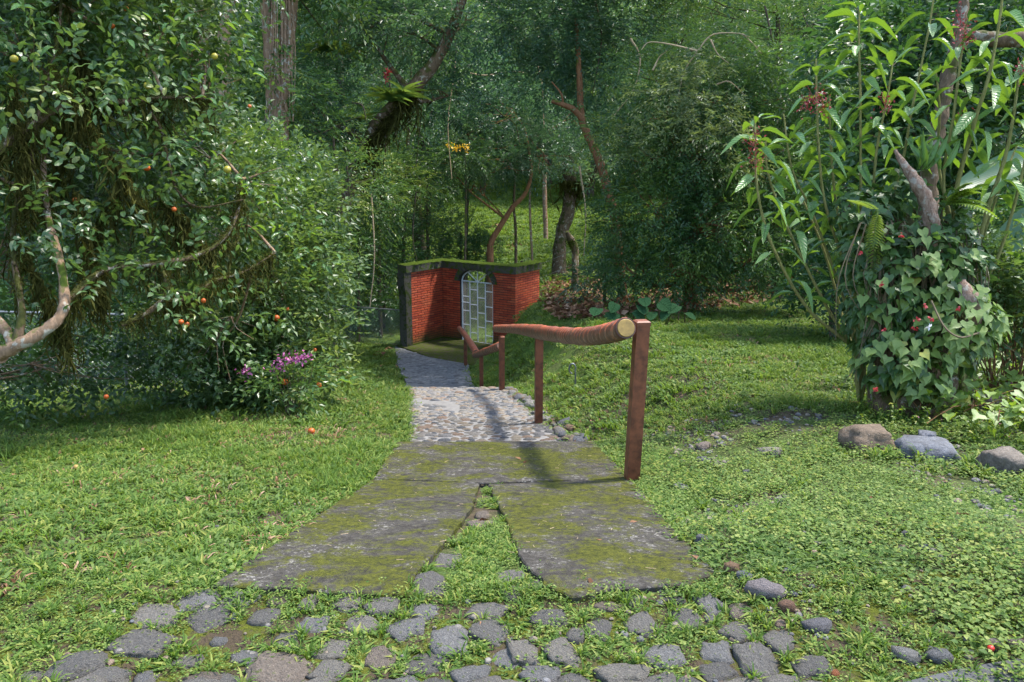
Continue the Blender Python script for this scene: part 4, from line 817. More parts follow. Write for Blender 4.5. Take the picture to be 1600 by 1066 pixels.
# ------------------------------------------------------------------ mid distance trees
def TP(*a): return [P(*q) if isinstance(q, tuple) else q for q in a]
tw = thing('tall_tree', 'tall forest tree with two fused pale brown trunks rising behind the citrus tree', 'tree', g0(440, 15.5)); m = MB()
tube(m, [g0(432, 15.5), P(430, 300, 15.5), P(428, 180, 15.5), P(422, 90, 15.5), P(416, 0, 15.5), P(410, -160, 15.5)], [.24, .17, .14, .12, .11, .10], 12, 40, .14); tube(m, [g0(440, 15.5), P(438, 190, 15.4), P(445, 110, 15.4), P(450, 40, 15.4), P(456, -20, 15.4), P(470, -160, 15.5)], [.24, .14, .14, .155, .14, .12], 12, 40, .14)
for k in range(14): x = 425+R.rand()*34; tube(m, [P(x, -60, 15.2), P(x+R.randn()*5, 80, 15.2), P(x+R.randn()*10, 190, 15.1)], [.014, .012, .008], 4, 12)
m.obj('trunk', MA['barkp'], tw, True); m = MB(); crown(m, lob([(400, -190, 15.5, 2.0, 1.2), (500, -170, 15.5, 1.9, 1.1), (300, -150, 15.5, 1.7, 1.), (530, -20, 15.5, .8, .45)]), 2200, 'far'); crown(m, lob([(440, 110, 15, .4, .2), (470, 150, 15, .45, .2)]), 60, 'pin'); m.obj('crown', MA['l_mid'], tw)
tree('tall_tree', 'straight tree with a rough brown trunk left of the twin trunked tree', 'tree', TP(g0(350, 15), (350, 300, 15), (348, 100, 15), (356, 30, 15), (360, -150, 15)), [.2, .16, .14, .14, .12], [(340, -160, 15, 1.6, .9), (420, -220, 15, 1.6, .9)], 1100, 'far', 'l_mid', 'barkp', 5)
tree('tall_tree', 'thin leaning grey trunked tree between the leftmost forest trunks', 'tree', TP(g0(325, 15.5), (325, 200, 15.5), (318, 60, 15.5), (318, -120, 15.5)), [.2, .14, .12, .1], [(300, -190, 15.5, 1.2, .8), (230, -110, 15.5, 1.2, .8)], 700, 'far', 'l_mid', 'barkp', 4)
lm = tree('leaning_tree', 'dark leaning moss draped tree carrying bromeliads above and left of the brick gateway', 'tree', TP(g0(505, 18), (520, 400, 18), (545, 300, 18), (565, 245, 18), (598, 190, 18), (640, 145, 18), (690, 80, 18), (730, -20, 18)), [.17, .15, .16, .19, .22, .18, .13, .09],
 [(640, 50, 18.6, 1.3, .6), (560, 30, 18.4, 1.2, .7), (730, 30, 18.6, 1.3, .8), (700, 150, 19, .8, .5), (560, -60, 18, 1.5, .8), (480, 130, 18.5, 1.1, .6), (520, 200, 18.5, .9, .5)], 1700, 'pin', 'l_teal', 'barkm', 6)
m = MB(); hang(m, TP((560, 260, 17.8), (598, 195, 17.8), (650, 140, 17.8)), 1300, .1, .9, .018, 900, .16); m.obj('hanging_moss', MA['mossh'], lm, kind='stuff')
def bromeliad(label, o, n, L, W_, mat, flower=False, upd=.8):
    t = thing('bromeliad', label, 'bromeliad', o); me = leafmesh('strap_leaf', MA[mat], nu=6, bend=.45, fold=.15, wf=lambda u: (1-u)**.5)
    for k in range(n): a = k*2.4; el = upd*(.3+1.3*R.rand()); d = np.array([math.cos(a), math.sin(a), el]); place_leaf(me, t, o, d, [0, 0, 1], L*(.7+.5*R.rand()), W_)
    if flower:
        for q in range(3): m = MB(); c = np.asarray(o)+np.array([-.1+q*.03, -.15, L*.75+q*.08]); leaves(m, np.tile(c, (9, 1)), rdir(9, .6), rdir(9), .12, .04, None, 2); m.obj('flower', MA['red'], t)
MA['b_brom'] = bigleafmat('bromeliad_leaf', (.03, .085, .02), (.06, .13, .025), (.2, .3, .04), veins=1)
bromeliad('bright bromeliad with a red flower spike perched on the leaning mossy tree', P(612, 160, 17.6), 24, .62, .07, 'b_brom', True); bromeliad('bromeliad without a flower just right of the red flowered one on the mossy trunk', P(630, 150, 17.5), 16, .55, .08, 'b_brom')
bromeliad('large strap leaved bromeliad with drooping leaves high beside the twin trunk', P(512, 82, 18.5), 24, .85, .10, 'b_brom', False, .35); bromeliad('small dull bromeliad low on the underside of the leaning mossy trunk', P(562, 190, 17.6), 12, .5, .07, 'b_brom')
for q, (a, lab) in enumerate([([(628, 440), (632, 330), (640, 180), (645, 20)], 'slim dark tree just right of the leaning mossy tree'), ([(595, 470), (592, 380), (600, 260), (610, 120)], 'thin dark stemmed tree in the shade left of the brick gateway'), ([(525, 480), (522, 400), (528, 300), (520, 210)], 'thin twiggy sapling behind the right side of the citrus tree'), ([(672, 430), (668, 350), (668, 250), (680, 120)], 'thin pale barked tree behind the left part of the brick gateway')]):
    d = (24, 22, 16, 25)[q]; tree('slim_tree', lab, 'tree', [g0(a[0][0], d)]+[P(x, y, d) for x, y in a[1:]], [.06, .05, .04, .02], [(a[2][0]+R.randn()*20, a[2][1], d, .7, .5), (a[3][0]-20, a[3][1], d, .9, .7), (a[3][0]+30, a[3][1]+70, d, .8, .6), (a[2][0], a[2][1]+80, d, .6, .4)], 520, ('pin', 'fine', 'fine', 'fine')[q], 'l_teal' if q % 2 else 'l_mid', 'barkd', 5)
tree('crooked_tree', 'crooked reddish brown tree bending right behind the mossy coping of the gateway', 'tree', TP(g0(767, 24), (766, 400, 24), (768, 378, 24), (785, 348, 24), (803, 322, 24), (822, 300, 24), (830, 262, 24), (820, 200, 24)), [.12, .10, .09, .085, .075, .06, .05, .03],
 [(780, 250, 24, 1.2, .6), (850, 240, 24, 1.2, .7), (730, 210, 24.5, 1.2, .7), (800, 170, 24, 1.5, .8), (880, 190, 24.5, 1, .7), (740, 290, 24.5, .7, .35), (700, 255, 24.5, .8, .5)], 2400, 'fine', 'l_teal', 'barkr', 8)
for q, (a, r, lab, bk) in enumerate([([(805, 405), (806, 370), (803, 320), (806, 260)], .055, 'thin straight trunk with a mossy fork right of the crooked tree', 'barkm'), ([(834, 402), (828, 330), (830, 280), (835, 230)], .045, 'slim lichen spotted trunk standing on the sunlit far lawn', 'barkp'), ([(728, 410), (730, 330), (733, 250), (730, 190)], .05, 'slim dark trunk at the left end of the far lawn', 'barkd'), ([(853, 338), (851, 300), (852, 240), (850, 160)], .13, 'far grey trunk on the shaded part of the lawn', 'barkp')]):
    d = (26, 29, 26, 42)[q]; tree('young_tree', lab, 'tree', [g0(a[0][0], d)]+[P(x, y, d) for x, y in a[1:]], [r, r*.9, r*.8, r*.5], [(a[3][0], a[3][1]-20, d, 1.0, .8), (a[3][0]+25, a[3][1]-60, d, 1.1, .8), (a[3][0]-20, a[3][1]-70, d, 1.0, .8)], 650, 'far', 'l_teal', bk, 4)
mt = tree('mossy_tree', 'dark mossy tree with a broad leaning base on the far lawn behind the stump', 'tree', TP(g0(872, 29), (876, 370, 29), (888, 330, 29), (890, 280, 29), (882, 210, 29), (878, 100, 29)), [.27, .23, .24, .26, .2, .12], [(870, 180, 29, 1.7, 1), (930, 130, 29, 1.7, 1), (820, 110, 29, 1.8, 1), (900, 40, 29, 2, 1.2), (935, 260, 28, .7, .5)], 1700, 'far', 'l_teal', 'barkm', 6)
m = MB(); hang(m, TP((872, 280, 28.7), (915, 285, 28.7)), 500, .2, 1.3, .04); m.obj('hanging_moss', MA['mossh'], mt, kind='stuff')
lt = thing('leaning_tree', 'bare leaning brown trunk with a broken side limb in front of the bluish foliage', 'tree', g0(975, 18)); m = MB()
tube(m, TP(g0(975, 18), (962, 350, 18), (950, 300, 18), (938, 255, 18), (920, 215, 18), (908, 180, 18), (906, 130, 18), (900, 30, 18)), [.12, .11, .10, .095, .09, .085, .07, .04], 9, 40, .12); tube(m, TP((912, 190, 18), (895, 170, 17.9), (862, 158, 17.8)), [.085, .07, .045], 8, 12, .15); tube(m, TP((880, 160, 17.9), (876, 145, 17.8), (862, 128, 17.8)), [.03, .025, .015], 6, 8)
m.obj('trunk', MA['barkr'], lt, True); m = MB(); crown(m, lob([(900, 60, 18.5, 1.1, .7), (960, 30, 18.5, 1.2, .7), (850, 30, 18.5, 1.2, .8), (930, 130, 18.6, .7, .5), (840, 120, 18.8, .9, .5)]), 1100, 'pin'); crown(m, [(2.7, 18.6, 6.6, 2.1, 1.9, .8), (1.2, 19.4, 6.4, 1.8, 1.6, .8), (4.2, 17.4, 6.6, 1.9, 1.9, .9), (2.2, 16.6, 6.9, 1.5, 1.3, .7)], 1300, 'far'); m.obj('crown', MA['l_teal'], lt)  # second crown: unseen overhead lobes, added to shade the lower path and gate
DL = [(1060, 420, 15.5, .9, .7), (980, 420, 15.8, .6, .5), (960, 350, 16, .5, .6), (1020, 330, 15.5, .9, .7), (1110, 350, 15.2, 1, .8), (1180, 400, 15.2, .8, .6), (1230, 350, 15.5, .8, .8), (1180, 270, 15.5, 1, .8), (1090, 240, 15.2, 1.0, .7), (1010, 240, 15.8, .7, .6), (1120, 160, 15.5, .9, .6), (1040, 180, 15.5, .8, .5), (1260, 260, 16, .9, .8), (1190, 160, 16, 1, .7), (1270, 420, 16, .7, .4)]
dt = tree('weeping_tree', 'big dark green dense tree drooping to the ground in the middle of the right bank', 'tree', TP(g0(1080, 16), (1075, 400, 16), (1085, 300, 16), (1100, 180, 16)), [.16, .13, .1, .04], DL, 4900, 'dark', 'l_dark', 'barkr', 10, shell=.15, zb=-.1)
m = MB(); crown(m, lob([(1000, 110, 15.6, .7, .5), (940, 200, 15.8, .5, .5), (1150, 90, 15.4, .9, .5), (1230, 110, 15.4, .8, .6), (1290, 170, 15.6, .7, .6), (1080, 70, 15.6, .8, .4), (950, 300, 15.6, .4, .4)]), 900, 'dark', .1); m.obj('upper_crown', MA['l_mid'], dt)
m = MB(); crown(m, lob([(1070, 140, 14.6, .6, .3), (1110, 175, 14.4, .6, .35), (1050, 200, 14.6, .5, .35), (1130, 220, 14.4, .6, .25), (1010, 150, 14.8, .5, .2), (1160, 260, 14.5, .4, .2), (1080, 110, 14.8, .7, .2), (980, 230, 14.9, .4, .2)]), 430, 'dark', .2, .3); m.obj('pale_sprays', MA['l_lite'], dt, label='pale leaved outer sprays near the top')
m = MB()
for a in ([(1090, 80), (1112, 55), (1150, 52), (1172, 58)], [(1090, 80), (1050, 70), (1015, 66), (1002, 78)], [(1110, 62), (1122, 85), (1140, 100)], [(1160, 53), (1178, 70), (1190, 84)], [(1020, 110), (1030, 90), (1042, 80)], [(1090, 80), (1070, 110), (1060, 150)], [(1120, 132), (1140, 128), (1165, 150)]): tube(m, [P(x, y, 14.6+R.rand()*.3) for x, y in a], [.017, .011, .005], 6, 12)
m.obj('bare_twigs', MA['twigp'], dt, True)
ROWS = [('upper', [(1020, 40, 19, 1.4, .8), (1110, 20, 19, 1.5, .9), (1210, 50, 18.5, 1.4, .9), (1290, 20, 18, 1.3, 1), (1250, 140, 18, 1.2, .8), (960, 110, 20, 1, .7), (1060, -60, 19, 2, 1), (1230, -80, 18.5, 2, 1)], (1215, 19), 2200, 'fine', 'l_mid', 'leafy tree filling the top of the picture above the drooping dark tree'),
 ('r1', [(1350, 300, 12, .9, .8), (1420, 200, 12, 1, .9), (1510, 150, 12, 1, 1), (1590, 240, 12, .9, .9), (1350, 90, 12.5, 1, .9), (1480, 30, 12.5, 1.2, .9), (1600, 60, 12, 1.1, 1), (1340, 420, 12, .8, .5)], (1460, 13), 2000, 'broad', 'l_dark', 'dark broad leaved tree behind the tall flowering shrub at the right')]
for nm, L, (bx, bd), n, pre, mt_, lab in ROWS: tree('leafy_tree', lab, 'tree', TP(g0(bx, bd), (bx, 350, bd), (bx+6, 200, bd), (bx, 20, bd)), [.16, .13, .1, .05], L, n, pre, mt_, 'barkd', 7)
BU = [('bush', 'round dark glossy bush on the far lawn behind the left part of the gateway', [(720, 365, 26, .8, .7), (715, 400, 25.5, .8, .5), (745, 395, 26, .6, .5)], 620, 'fine', 'l_dark'), ('bush', 'brighter leafy shrubs beside the foot of the crooked tree', [(760, 395, 25.5, .5, .4), (690, 350, 27, .7, .5)], 260, 'fine', 'l_mid'),
 ('bush', 'shaded undergrowth bush against the left pillar of the gateway', [(600, 420, 23, 1, .9), (570, 470, 22, .9, .5), (640, 380, 25, 1.0, .8), (560, 380, 23, 1, .9)], 900, 'pin', 'l_dark'), ('bush', 'tall shaded bush behind the right edge of the citrus tree', [(560, 300, 21, 1.1, 1), (520, 370, 20, .9, 1), (610, 290, 23, 1.1, .9), (520, 450, 18, .7, .6)], 1100, 'pin', 'l_mid'),
 ('bush', 'bushy understorey behind the orange tree in the left shade', [(120, 480, 14, 1.4, 1), (20, 420, 14, 1.4, 1.4), (250, 520, 14, 1.3, .7), (60, 560, 12.5, 1.2, .5), (200, 400, 15, 1.5, 1.2), (330, 560, 13.5, .8, .4)], 2300, 'fine', 'l_dark'), ('bush', 'tall dark hedge like bush behind the orange tree crown', [(60, 200, 16, 2, 1.6), (220, 180, 17, 2, 1.4), (330, 300, 18, 1.6, 1.4), (40, 20, 16, 2, 1.4), (240, 20, 18, 2, 1.4)], 2300, 'far', 'l_mid'),
 ('bush', 'low ferny shrub with blue green fronds right of the mossy stump', [(945, 425, 18, .3, .25), (930, 440, 17.6, .35, .2), (965, 400, 17.5, .3, .3)], 110, 'pin', 'l_teal'), ('bush', 'dense shrub thicket at the right end of the bank behind the vines', [(1300, 460, 12, .8, .35), (1560, 420, 10, .7, .5), (1600, 360, 10, .6, .5)], 500, 'fine', 'l_dark')]
for nm, lab, L, n, pre, mt_ in BU:
    c = L[0]; tree(nm, lab, 'bush', [g0(c[0], c[2]), P(c[0], c[1], c[2])], [.05, .03], L, n, pre, mt_, 'barkd', 6)
t = thing('flower_bush', 'shrub with a few yellow flowers high in the bluish foliage behind the gateway', 'flowering shrub', g0(725, 23)); m = MB(); tube(m, [g0(725, 23), P(728, 300, 23), P(726, 235, 23)], [.04, .03, .01], 6, 8); m.obj('stem', MA['barkd'], t); m = MB(); crown(m, lob([(725, 245, 23.3, .7, .4)]), 130, 'pin'); m.obj('foliage', MA['l_mid'], t)
m = MB(); c = np.stack([P(x+R.randn()*3, y+R.randn()*3, 22.4) for x, y in ((729, 226), (728, 231), (704, 228), (712, 233), (719, 230)) for _ in range(14)]); leaves(m, c, rdir(70), rdir(70), .09, .04, None, 2); m.obj('flowers', MA['yel'], t, kind='stuff')
# forest behind: a few generic trees repeated, each its own thing
GT = []
for k in range(5):
    pts = [(0, 0, -.3), (.2*R.randn(), .2*R.randn(), 3), (.4*R.randn(), .3*R.randn(), 6), (.5*R.randn(), .5*R.randn(), 9)]; m = MB(); tp_ = tube(m, pts, [.24, .19, .15, .06], 8, 16, .1)
    L = [(R.randn()*1.7, R.randn()*1.4, 2.4+i*.85+R.rand(), 1.4+R.rand()*.8, 1.4+R.rand()*.6, .9+.5*R.rand()) for i in range(11)]; branches(m, tp_, np.linspace(.24, .06, 16), L, 3)
    c = MB(); crown(c, L, 2100, 'far'); GT.append((m.mesh('trunk', MA['barkd'], True), c.mesh('crown', MA[('l_mid', 'l_teal', 'l_dark', 'l_mid', 'l_teal')[k]])))
spots = []
for y, xs_, jit in ((31, (-21, -16.5, -13, -9.5, -6.8, 9.0, 12.5, 16.5, 21), .8), (38, (-25, -20, -15.5, -12, -8, -4.8, 8.2, 12, 17, 22, 27), 1), (47, (-32, -26, -20, -14, -9, -5, 10, 15, 21, 27, 33), 1.2), (63, (-44, -37, -30, -24, -18, -12, -7, -2, 2.5, 7, 12, 18, 24, 31, 38, 45), 1.2), (70, (-40, -33, -27, -21, -15, -10, -5, 0, 5, 10, 15, 21, 27, 34, 41), 1.2), (24, (-19, -15, -12, 15.5, 20), .6), (78, (-46, -36, -28, -20, -13, -7, -1, 4, 10, 16, 24, 32, 42), 1.2)):
    for x in xs_: spots.append((x+R.randn()*jit*.5, y+R.randn()*jit, ))
for k, (x, y) in enumerate(spots):
    tm_, cm_ = GT[int(R.rand()*5)]; z = float(gz(x, y)); s = (.9+.35*R.rand())*(1.15 if y > 55 else 1.0)
    t = thing('forest_tree', 'tree of the dense green forest closing the view behind the garden', 'tree', (x, y, z), 'trees of the forest behind the garden'); t.rotation_euler = (0, 0, R.rand()*6.28); t.scale = (s, s, s*(.95+.3*R.rand()))
    for nm, me in (('trunk', tm_), ('crown', cm_)): o = bpy.data.objects.new(nm, me); COL.objects.link(o); o.parent = t
# ------------------------------------------------------------------ tall flowering shrub at the right
sb = Gd(1345, 7.3)
sh = thing('flowering_shrub', 'tall shrub of pale knobbly stems leaning left with long toothed leaves and dark red flowers', 'shrub', sb)
ser = dict(nu=10, ser=.055)
SLm = [leafmesh('shrub_leaf', MA['b_shrub'], bend=b, fold=f, **ser) for b, f in ((.15, .12), (.35, .10), (.55, .14), (.28, .2))]
def stem(parent, pts, r0, r1, i):
    m = MB(); q = spline(pts, 60); tt = np.linspace(0, 1, 60); rr = (r0*(1-tt)+r1*tt)*(1+.13*(np.sin(tt*110+i)>.6)); V = tube(m, q, rr, 7, 60, .05); m.obj('stem', MA['stem'], parent, True); return q
def leafy(parent, q, f0, f1, n, L, W_, meshes, outb=1.0, dro=.35):
    for k in range(n):
        f = f0+(f1-f0)*(k+R.rand()*.5)/n; p = q[min(59, int(f*59))]; a = k*2.4+R.rand()*.5; g = (f-f0)/(f1-f0)
        d = np.array([math.cos(a)*outb, math.sin(a)*outb, -dro+1.5*max(0, g-.72)*2.2+R.randn()*.18]); s = .6 if g > .9 else (.8+.35*R.rand())
        m = MB(); e = p+nrm(d+[0, 0, .5])*.05; place_leaf(meshes[k % len(meshes)], parent, e, d, [R.randn()*.25, R.randn()*.25, 1], L*s, W_*s*(.85+.3*R.rand()))
        if k % 3 == 0: tube(m, [p, e], .003, 4, 2, caps=False); m.obj('petiole', MA['twig'], parent)
def cluster(parent, c, n=46, r=.07):
    m = MB(); q = c+R.randn(n, 3)*[r*.6, r*.5, r*.75]; leaves(m, q, rdir(n), rdir(n), .02+.012*R.rand(n), .014, None, 2)
    for k in range(0, n, 5): tube(m, [c-[0, 0, r*.5], q[k]], .0016, 3, 2, caps=False)
    m.obj('flower_cluster', MA['dred'], parent, kind='stuff')
ST = [([(1262, 482, 7.1), (1207, 385, 6.9), (1184, 300, 6.8), (1180, 225, 6.8), (1180, 185, 6.8)], .35, 17), ([(1292, 480, 7.2), (1228, 350, 7), (1200, 270, 6.9), (1196, 215, 6.9)], .5, 12), ([(1322, 480, 7.3), (1272, 340, 7.2), (1238, 265, 7.1), (1224, 178, 7.1)], .42, 14),
 ([(1338, 470, 7.3), (1292, 330, 7.1), (1280, 240, 7), (1276, 150, 7), (1275, 92, 7)], .42, 19), ([(1330, 460, 7.4), (1304, 300, 7.3), (1297, 200, 7.2), (1296, 150, 7.2)], .5, 12), ([(1348, 450, 7.3), (1345, 300, 7.1), (1344, 150, 7), (1342, 60, 7), (1343, 15, 7)], .42, 24), ([(1356, 440, 7.2), (1368, 250, 7), (1385, 160, 6.9), (1397, 85, 6.9)], .45, 18),
 ([(1362, 430, 7.5), (1408, 260, 7.3), (1425, 170, 7.2), (1452, 40, 7.2), (1462, -30, 7.2)], .42, 22), ([(1318, 500, 7.6), (1290, 400, 7.6), (1262, 330, 7.6), (1250, 300, 7.6)], .55, 7)]
for i, (pts, f0, n) in enumerate(ST):
    q = stem(sh, [sb-[0, 0, .05], P(1345-i % 3*4, 560, 7.25)]+[P(*p) for p in pts], .017, .007, i); leafy(sh, q, f0, 1.0, int(n*1.3), .285, .088, SLm, 1, .25)
for c in ((1178, 222, 6.7), (1182, 250, 6.7), (1273, 150, 6.8), (1285, 160, 6.8), (1262, 165, 6.9), (1385, 160, 6.8)): cluster(sh, P(*c))
sb2 = Gd(1505, 7.0)
sh2 = thing('flowering_shrub', 'second clump of the tall shrub with thick stems leaning right behind the vine covered stump', 'shrub', sb2)
ST2 = [([(1490, 330, 7), (1520, 200, 6.8), (1545, 120, 6.7), (1562, 30, 6.7), (1568, -30, 6.7)], .45, 20), ([(1540, 340, 6.9), (1572, 240, 6.8), (1588, 150, 6.8), (1592, 95, 6.8)], .45, 16), ([(1475, 300, 7), (1490, 180, 6.9), (1500, 100, 6.9), (1510, 30, 6.8)], .5, 16), ([(1560, 400, 6.9), (1602, 250, 6.8), (1618, 120, 6.8), (1622, 20, 6.8)], .4, 16), ([(1470, 280, 7.2), (1468, 170, 7.1), (1462, 110, 7.1)], .55, 8), ([(1530, 400, 7.3), (1560, 300, 7.2), (1590, 225, 7.2)], .5, 9)]
for i, (pts, f0, n) in enumerate(ST2):
    q = stem(sh2, [sb2-[0, 0, .05], P(1500+i*6, 480, 7.0)]+[P(*p) for p in pts], .026 if i < 2 else .017, .008, i); leafy(sh2, q, f0, 1.0, int(n*1.05), .30, .095, SLm, 1, .35)
for c in ((1500, 35, 6.7), (1510, 60, 6.8), (1510, 185, 6.9), (1598, 110, 6.7)): cluster(sh2, P(*c))
# tall stripped trunk and limb
tree('bare_trunk', 'leaning brown trunk stripped of bark rising through the flowering shrub', 'tree', TP(Gd(1440, 8)-[0, 0, .1], (1448, 400, 8), (1452, 270, 8), (1468, 190, 8), (1482, 120, 8), (1500, 40, 8), (1515, -60, 8)), [.12, .09, .08, .07, .065, .055, .04], [], 0, 'fine', 'l_mid', 'barkm', rough=.25, seg=60)
m = MB(); t = thing('fallen_limb', 'thick mossy horizontal limb crossing behind the leaves at the upper right edge', 'tree limb', P(1640, 75, 10)); tube(m, [P(1500, 48, 10), P(1550, 62, 10), P(1640, 75, 10), P(1760, 200, 10.3), Gd(1800, 10.4)], [.04, .09, .11, .13, .2], 9, 24, .2); m.obj('wood', MA['barkm'], t, True)
# ------------------------------------------------------------------ vine covered stump
vb = Gd(1425, 6.9)
vs = thing('vine_covered_stump', 'broad old stump wrapped in heart leaved vines with small red blossoms', 'tree stump', vb); m = MB()
tube(m, [vb+[0, .1, -.2], P(1425, 600, 7.0), P(1420, 520, 7.0), P(1418, 440, 7.05), P(1410, 380, 7.05), P(1400, 330, 7.1)], [.42, .34, .27, .22, .17, .10], 14, 30, .16); m.obj('trunk', MA['barkm'], vs, True)
m = MB(); tube(m, TP((1398, 235, 6.75), (1415, 262, 6.7), (1435, 290, 6.65), (1452, 330, 6.65), (1450, 380, 6.7), (1440, 420, 6.8)), [.015, .035, .055, .062, .05, .04], 9, 26, .22); tube(m, TP((1452, 330, 6.62), (1462, 350, 6.6), (1460, 395, 6.65)), [.05, .035, .02], 7, 8, .2)
m.obj('snag', MA['snag'], vs, True, label='weathered grey brown broken wood on top'); m = MB(); tube(m, TP((1502, 440, 6.5), (1512, 462, 6.45), (1522, 500, 6.5), (1520, 540, 6.6)), [.03, .07, .06, .04], 8, 16, .2); m.obj('root_snag', MA['snag'], vs, True)
m = MB()
for _ in range(60): x = 1340+R.rand()*190; y = 340+R.rand()*60; tube(m, [P(x, y, 6.7), P(x+R.randn()*18, y+90, 6.65), P(x+R.randn()*34, y+150+R.rand()*70, 6.75)], [.006, .004, .003], 4, 10, caps=False)
tube(m, TP((1455, 470, 6.3), (1475, 510, 6.25), (1500, 527, 6.25), (1530, 520, 6.3)), .008, 5, 14); m.obj('vine_stems', MA['twig'], vs, kind='stuff')
Vh, Fh = LT['h']; HM = []
for k in range(4):
    mb_ = MB(); V = Vh*np.array([1, 1, .6+.7*k/3]); mb_.add(V, Fh, R.rand()); HM.append(mb_.mesh('vine_leaf', MA['b_heart'], True, uv=np.stack([Vh[:, 0]*.85+.15, Vh[:, 1]+.5], 1)))
VL = lob([(1370, 470, 6.9, .36, .45), (1430, 440, 6.8, .35, .5), (1400, 560, 6.75, .36, .28), (1360, 390, 6.9, .3, .3), (1490, 500, 6.7, .38, .42), (1420, 590, 6.7, .32, .16), (1350, 330, 7, .3, .2), (1480, 400, 6.8, .3, .3), (1405, 300, 7.0, .22, .2), (1475, 340, 6.95, .2, .22), (1500, 420, 6.9, .25, .3)])
p, dr, _ = lobe_points(VL, 3000, .6); keep = (dr[:, 1] < .35); p, dr = p[keep], dr[keep]
order = np.argsort(p[:, 1]+R.rand(len(p))*.5)
for k, i in enumerate(order[:300]):
    d = dr[i]*[.6, .4, 0]+[R.randn()*.5, -.25, -.75]; place_leaf(HM[k % 4], vs, p[i], d, dr[i]+[0, -.3, .5], .072+.045*R.rand(), .078+.035*R.rand(), 'vine_leaf')
o2 = order[300:]; m = MB(); dd = dr[o2]*.6+R.randn(len(o2), 3)*.45+[0, 0, -.6]; leaves(m, p[o2], dd, dr[o2]+[0, 0, .4], .07+.05*R.rand(len(o2)), .08, None, 'h'); m.obj('vine_foliage', leafmat('vine_foliage', (.028, .07, .02), (.07, .14, .035), (.14, .21, .05), .45, .38), vs, kind='stuff')
for x, y in ((1345, 394), (1378, 443), (1446, 476), (1432, 497), (1429, 512), (1455, 497), (1383, 514), (1498, 481), (1408, 366), (1366, 608)):
    m = MB(); c = P(x, y, 6.25); leaves(m, np.tile(c, (6, 1))+R.randn(6, 3)*.006, rdir(6, -1.2), rdir(6), .030, .02, None, 4); m.obj('red_blossom', MA['red'], vs)
m = MB(); c = P(1452, 511, 6.2); leaves(m, np.tile(c, (8, 1)), rdir(8), rdir(8), .035, .016, None, 2); m.obj('white_blossom', MA['white'], vs)
fern('tall lime fern standing on top of the vine covered stump', P(1478, 320, 6.7), 10, .42, 'l_yel', [(.6, -.3, .9), (1, -.2, .5), (.2, -.4, 1), (.9, .2, .9), (.6, -.6, .3)], .5, .22)
fern('hanging fern with comb like fronds on the left side of the vine covered stump', P(1372, 330, 6.6), 6, .45, 'weed', [(-.2, -.3, -.8), (.1, -.3, -1), (-.7, -.2, .2), (-.5, -.4, -.4)], .25, .2)
t = thing('air_plant', 'upright strap leaved plant growing between the stump and the bare trunk', 'plant', P(1455, 262, 6.8))
AM = leafmesh('strap_leaf', MA['b_shrub'], nu=5, bend=.25, fold=.15)
for k in range(12): a = R.rand()*6.28; place_leaf(AM, t, P(1455+R.randn()*14, 265, 6.8), [math.cos(a)*.5, math.sin(a)*.4, .9], [0, -1, .3], .26+.1*R.rand(), .06)
# creeping vine and bank plants, lower right
def gpt(px, py, h=0): q = G(px, py); q[2] += h; return q
def scat(n, poly_px, h0, h1):
    xs_ = [a for a, b in poly_px]; ys_ = [b for a, b in poly_px]; out = []
    while len(out) < n:
        x = min(xs_)+(max(xs_)-min(xs_))*R.rand(); y = min(ys_)+(max(ys_)-min(ys_))*R.rand()
        if in_poly(np.array([x]), np.array([y]), poly_px)[0]: out.append((x, y))
    gq = {}; res = []
    for x, y in out:
        k = (int(x/8), int(y/5)); 
        if k not in gq: gq[k] = G(x, y)
        q = gq[k]+np.array([R.randn()*.03, R.randn()*.06, 0]); q[2] = float(gz(q[0], q[1]))+h0+(h1-h0)*R.rand(); res.append(q)
    return np.array(res)
bank = [(1440, 560), (1600, 480), (1700, 520), (1700, 720), (1600, 700), (1520, 690), (1400, 660), (1380, 640)]
cv = thing('creeping_vine', 'pale pointed leaved creeper sprawling over the bank above the three rocks', 'vine', G(1540, 650)); p = scat(1300, bank, .05, .30)
for k in range(300): place_leaf(HM[k % 4], cv, p[k]+[0, 0, .05], [R.randn(), R.randn()-.6, -.35], [R.randn()*.3, -.3, 1], .08+.05*R.rand(), .085+.04*R.rand(), 'vine_leaf')
m = MB(); leaves(m, p[300:], rdir(1000)+[0, -.2, -.3], np.tile([0, -.2, 1.], (1000, 1))+R.randn(1000, 3)*.3, .04+.04*R.rand(1000), .05, None, 'h'); m.obj('foliage', MA['l_yel'], cv, kind='stuff'); m = MB()
for k in range(90): a = p[int(R.rand()*1300)]; b = a+R.randn(3)*[.25, .2, .05]; tube(m, [a-[0, 0, .05], (a+b)/2+[0, 0, .03], b-[0, 0, .04]], .004, 4, 5, caps=False)
m.obj('vine_stems', MA['barkr'], cv, kind='stuff')
m = MB(); q = scat(60, [(1400, 575), (1600, 560), (1600, 690), (1430, 690)], .12, .25); leaves(m, q, rdir(60, .5), rdir(60), .02, .015, None, 2); m.obj('pink_buds', MA['pink'], cv, kind='stuff')
lb = thing('leafy_bush', 'bushy pale green plant at the right edge beside the vine covered stump', 'bush', Gd(1580, 7.25)); m = MB(); L = lob([(1585, 440, 7.2, .32, .26), (1568, 500, 7.3, .3, .18), (1630, 480, 7.1, .36, .28), (1540, 415, 7.2, .2, .22)])
for k in range(40): e = np.array(L[k % 4][:3])+R.randn(3)*.15; b = Gd(1575+R.randn()*20, 7.25); tube(m, [b, (b+e)/2+R.randn(3)*.03, e], [.008, .005, .003], 4, 6)
m.obj('stem', MA['barkr'], lb); m = MB(); crown(m, L, 560, 'fine', .2, .5, t=4, L=.075, Wd=.036); m.obj('foliage', MA['l_cit2'], lb, kind='stuff')
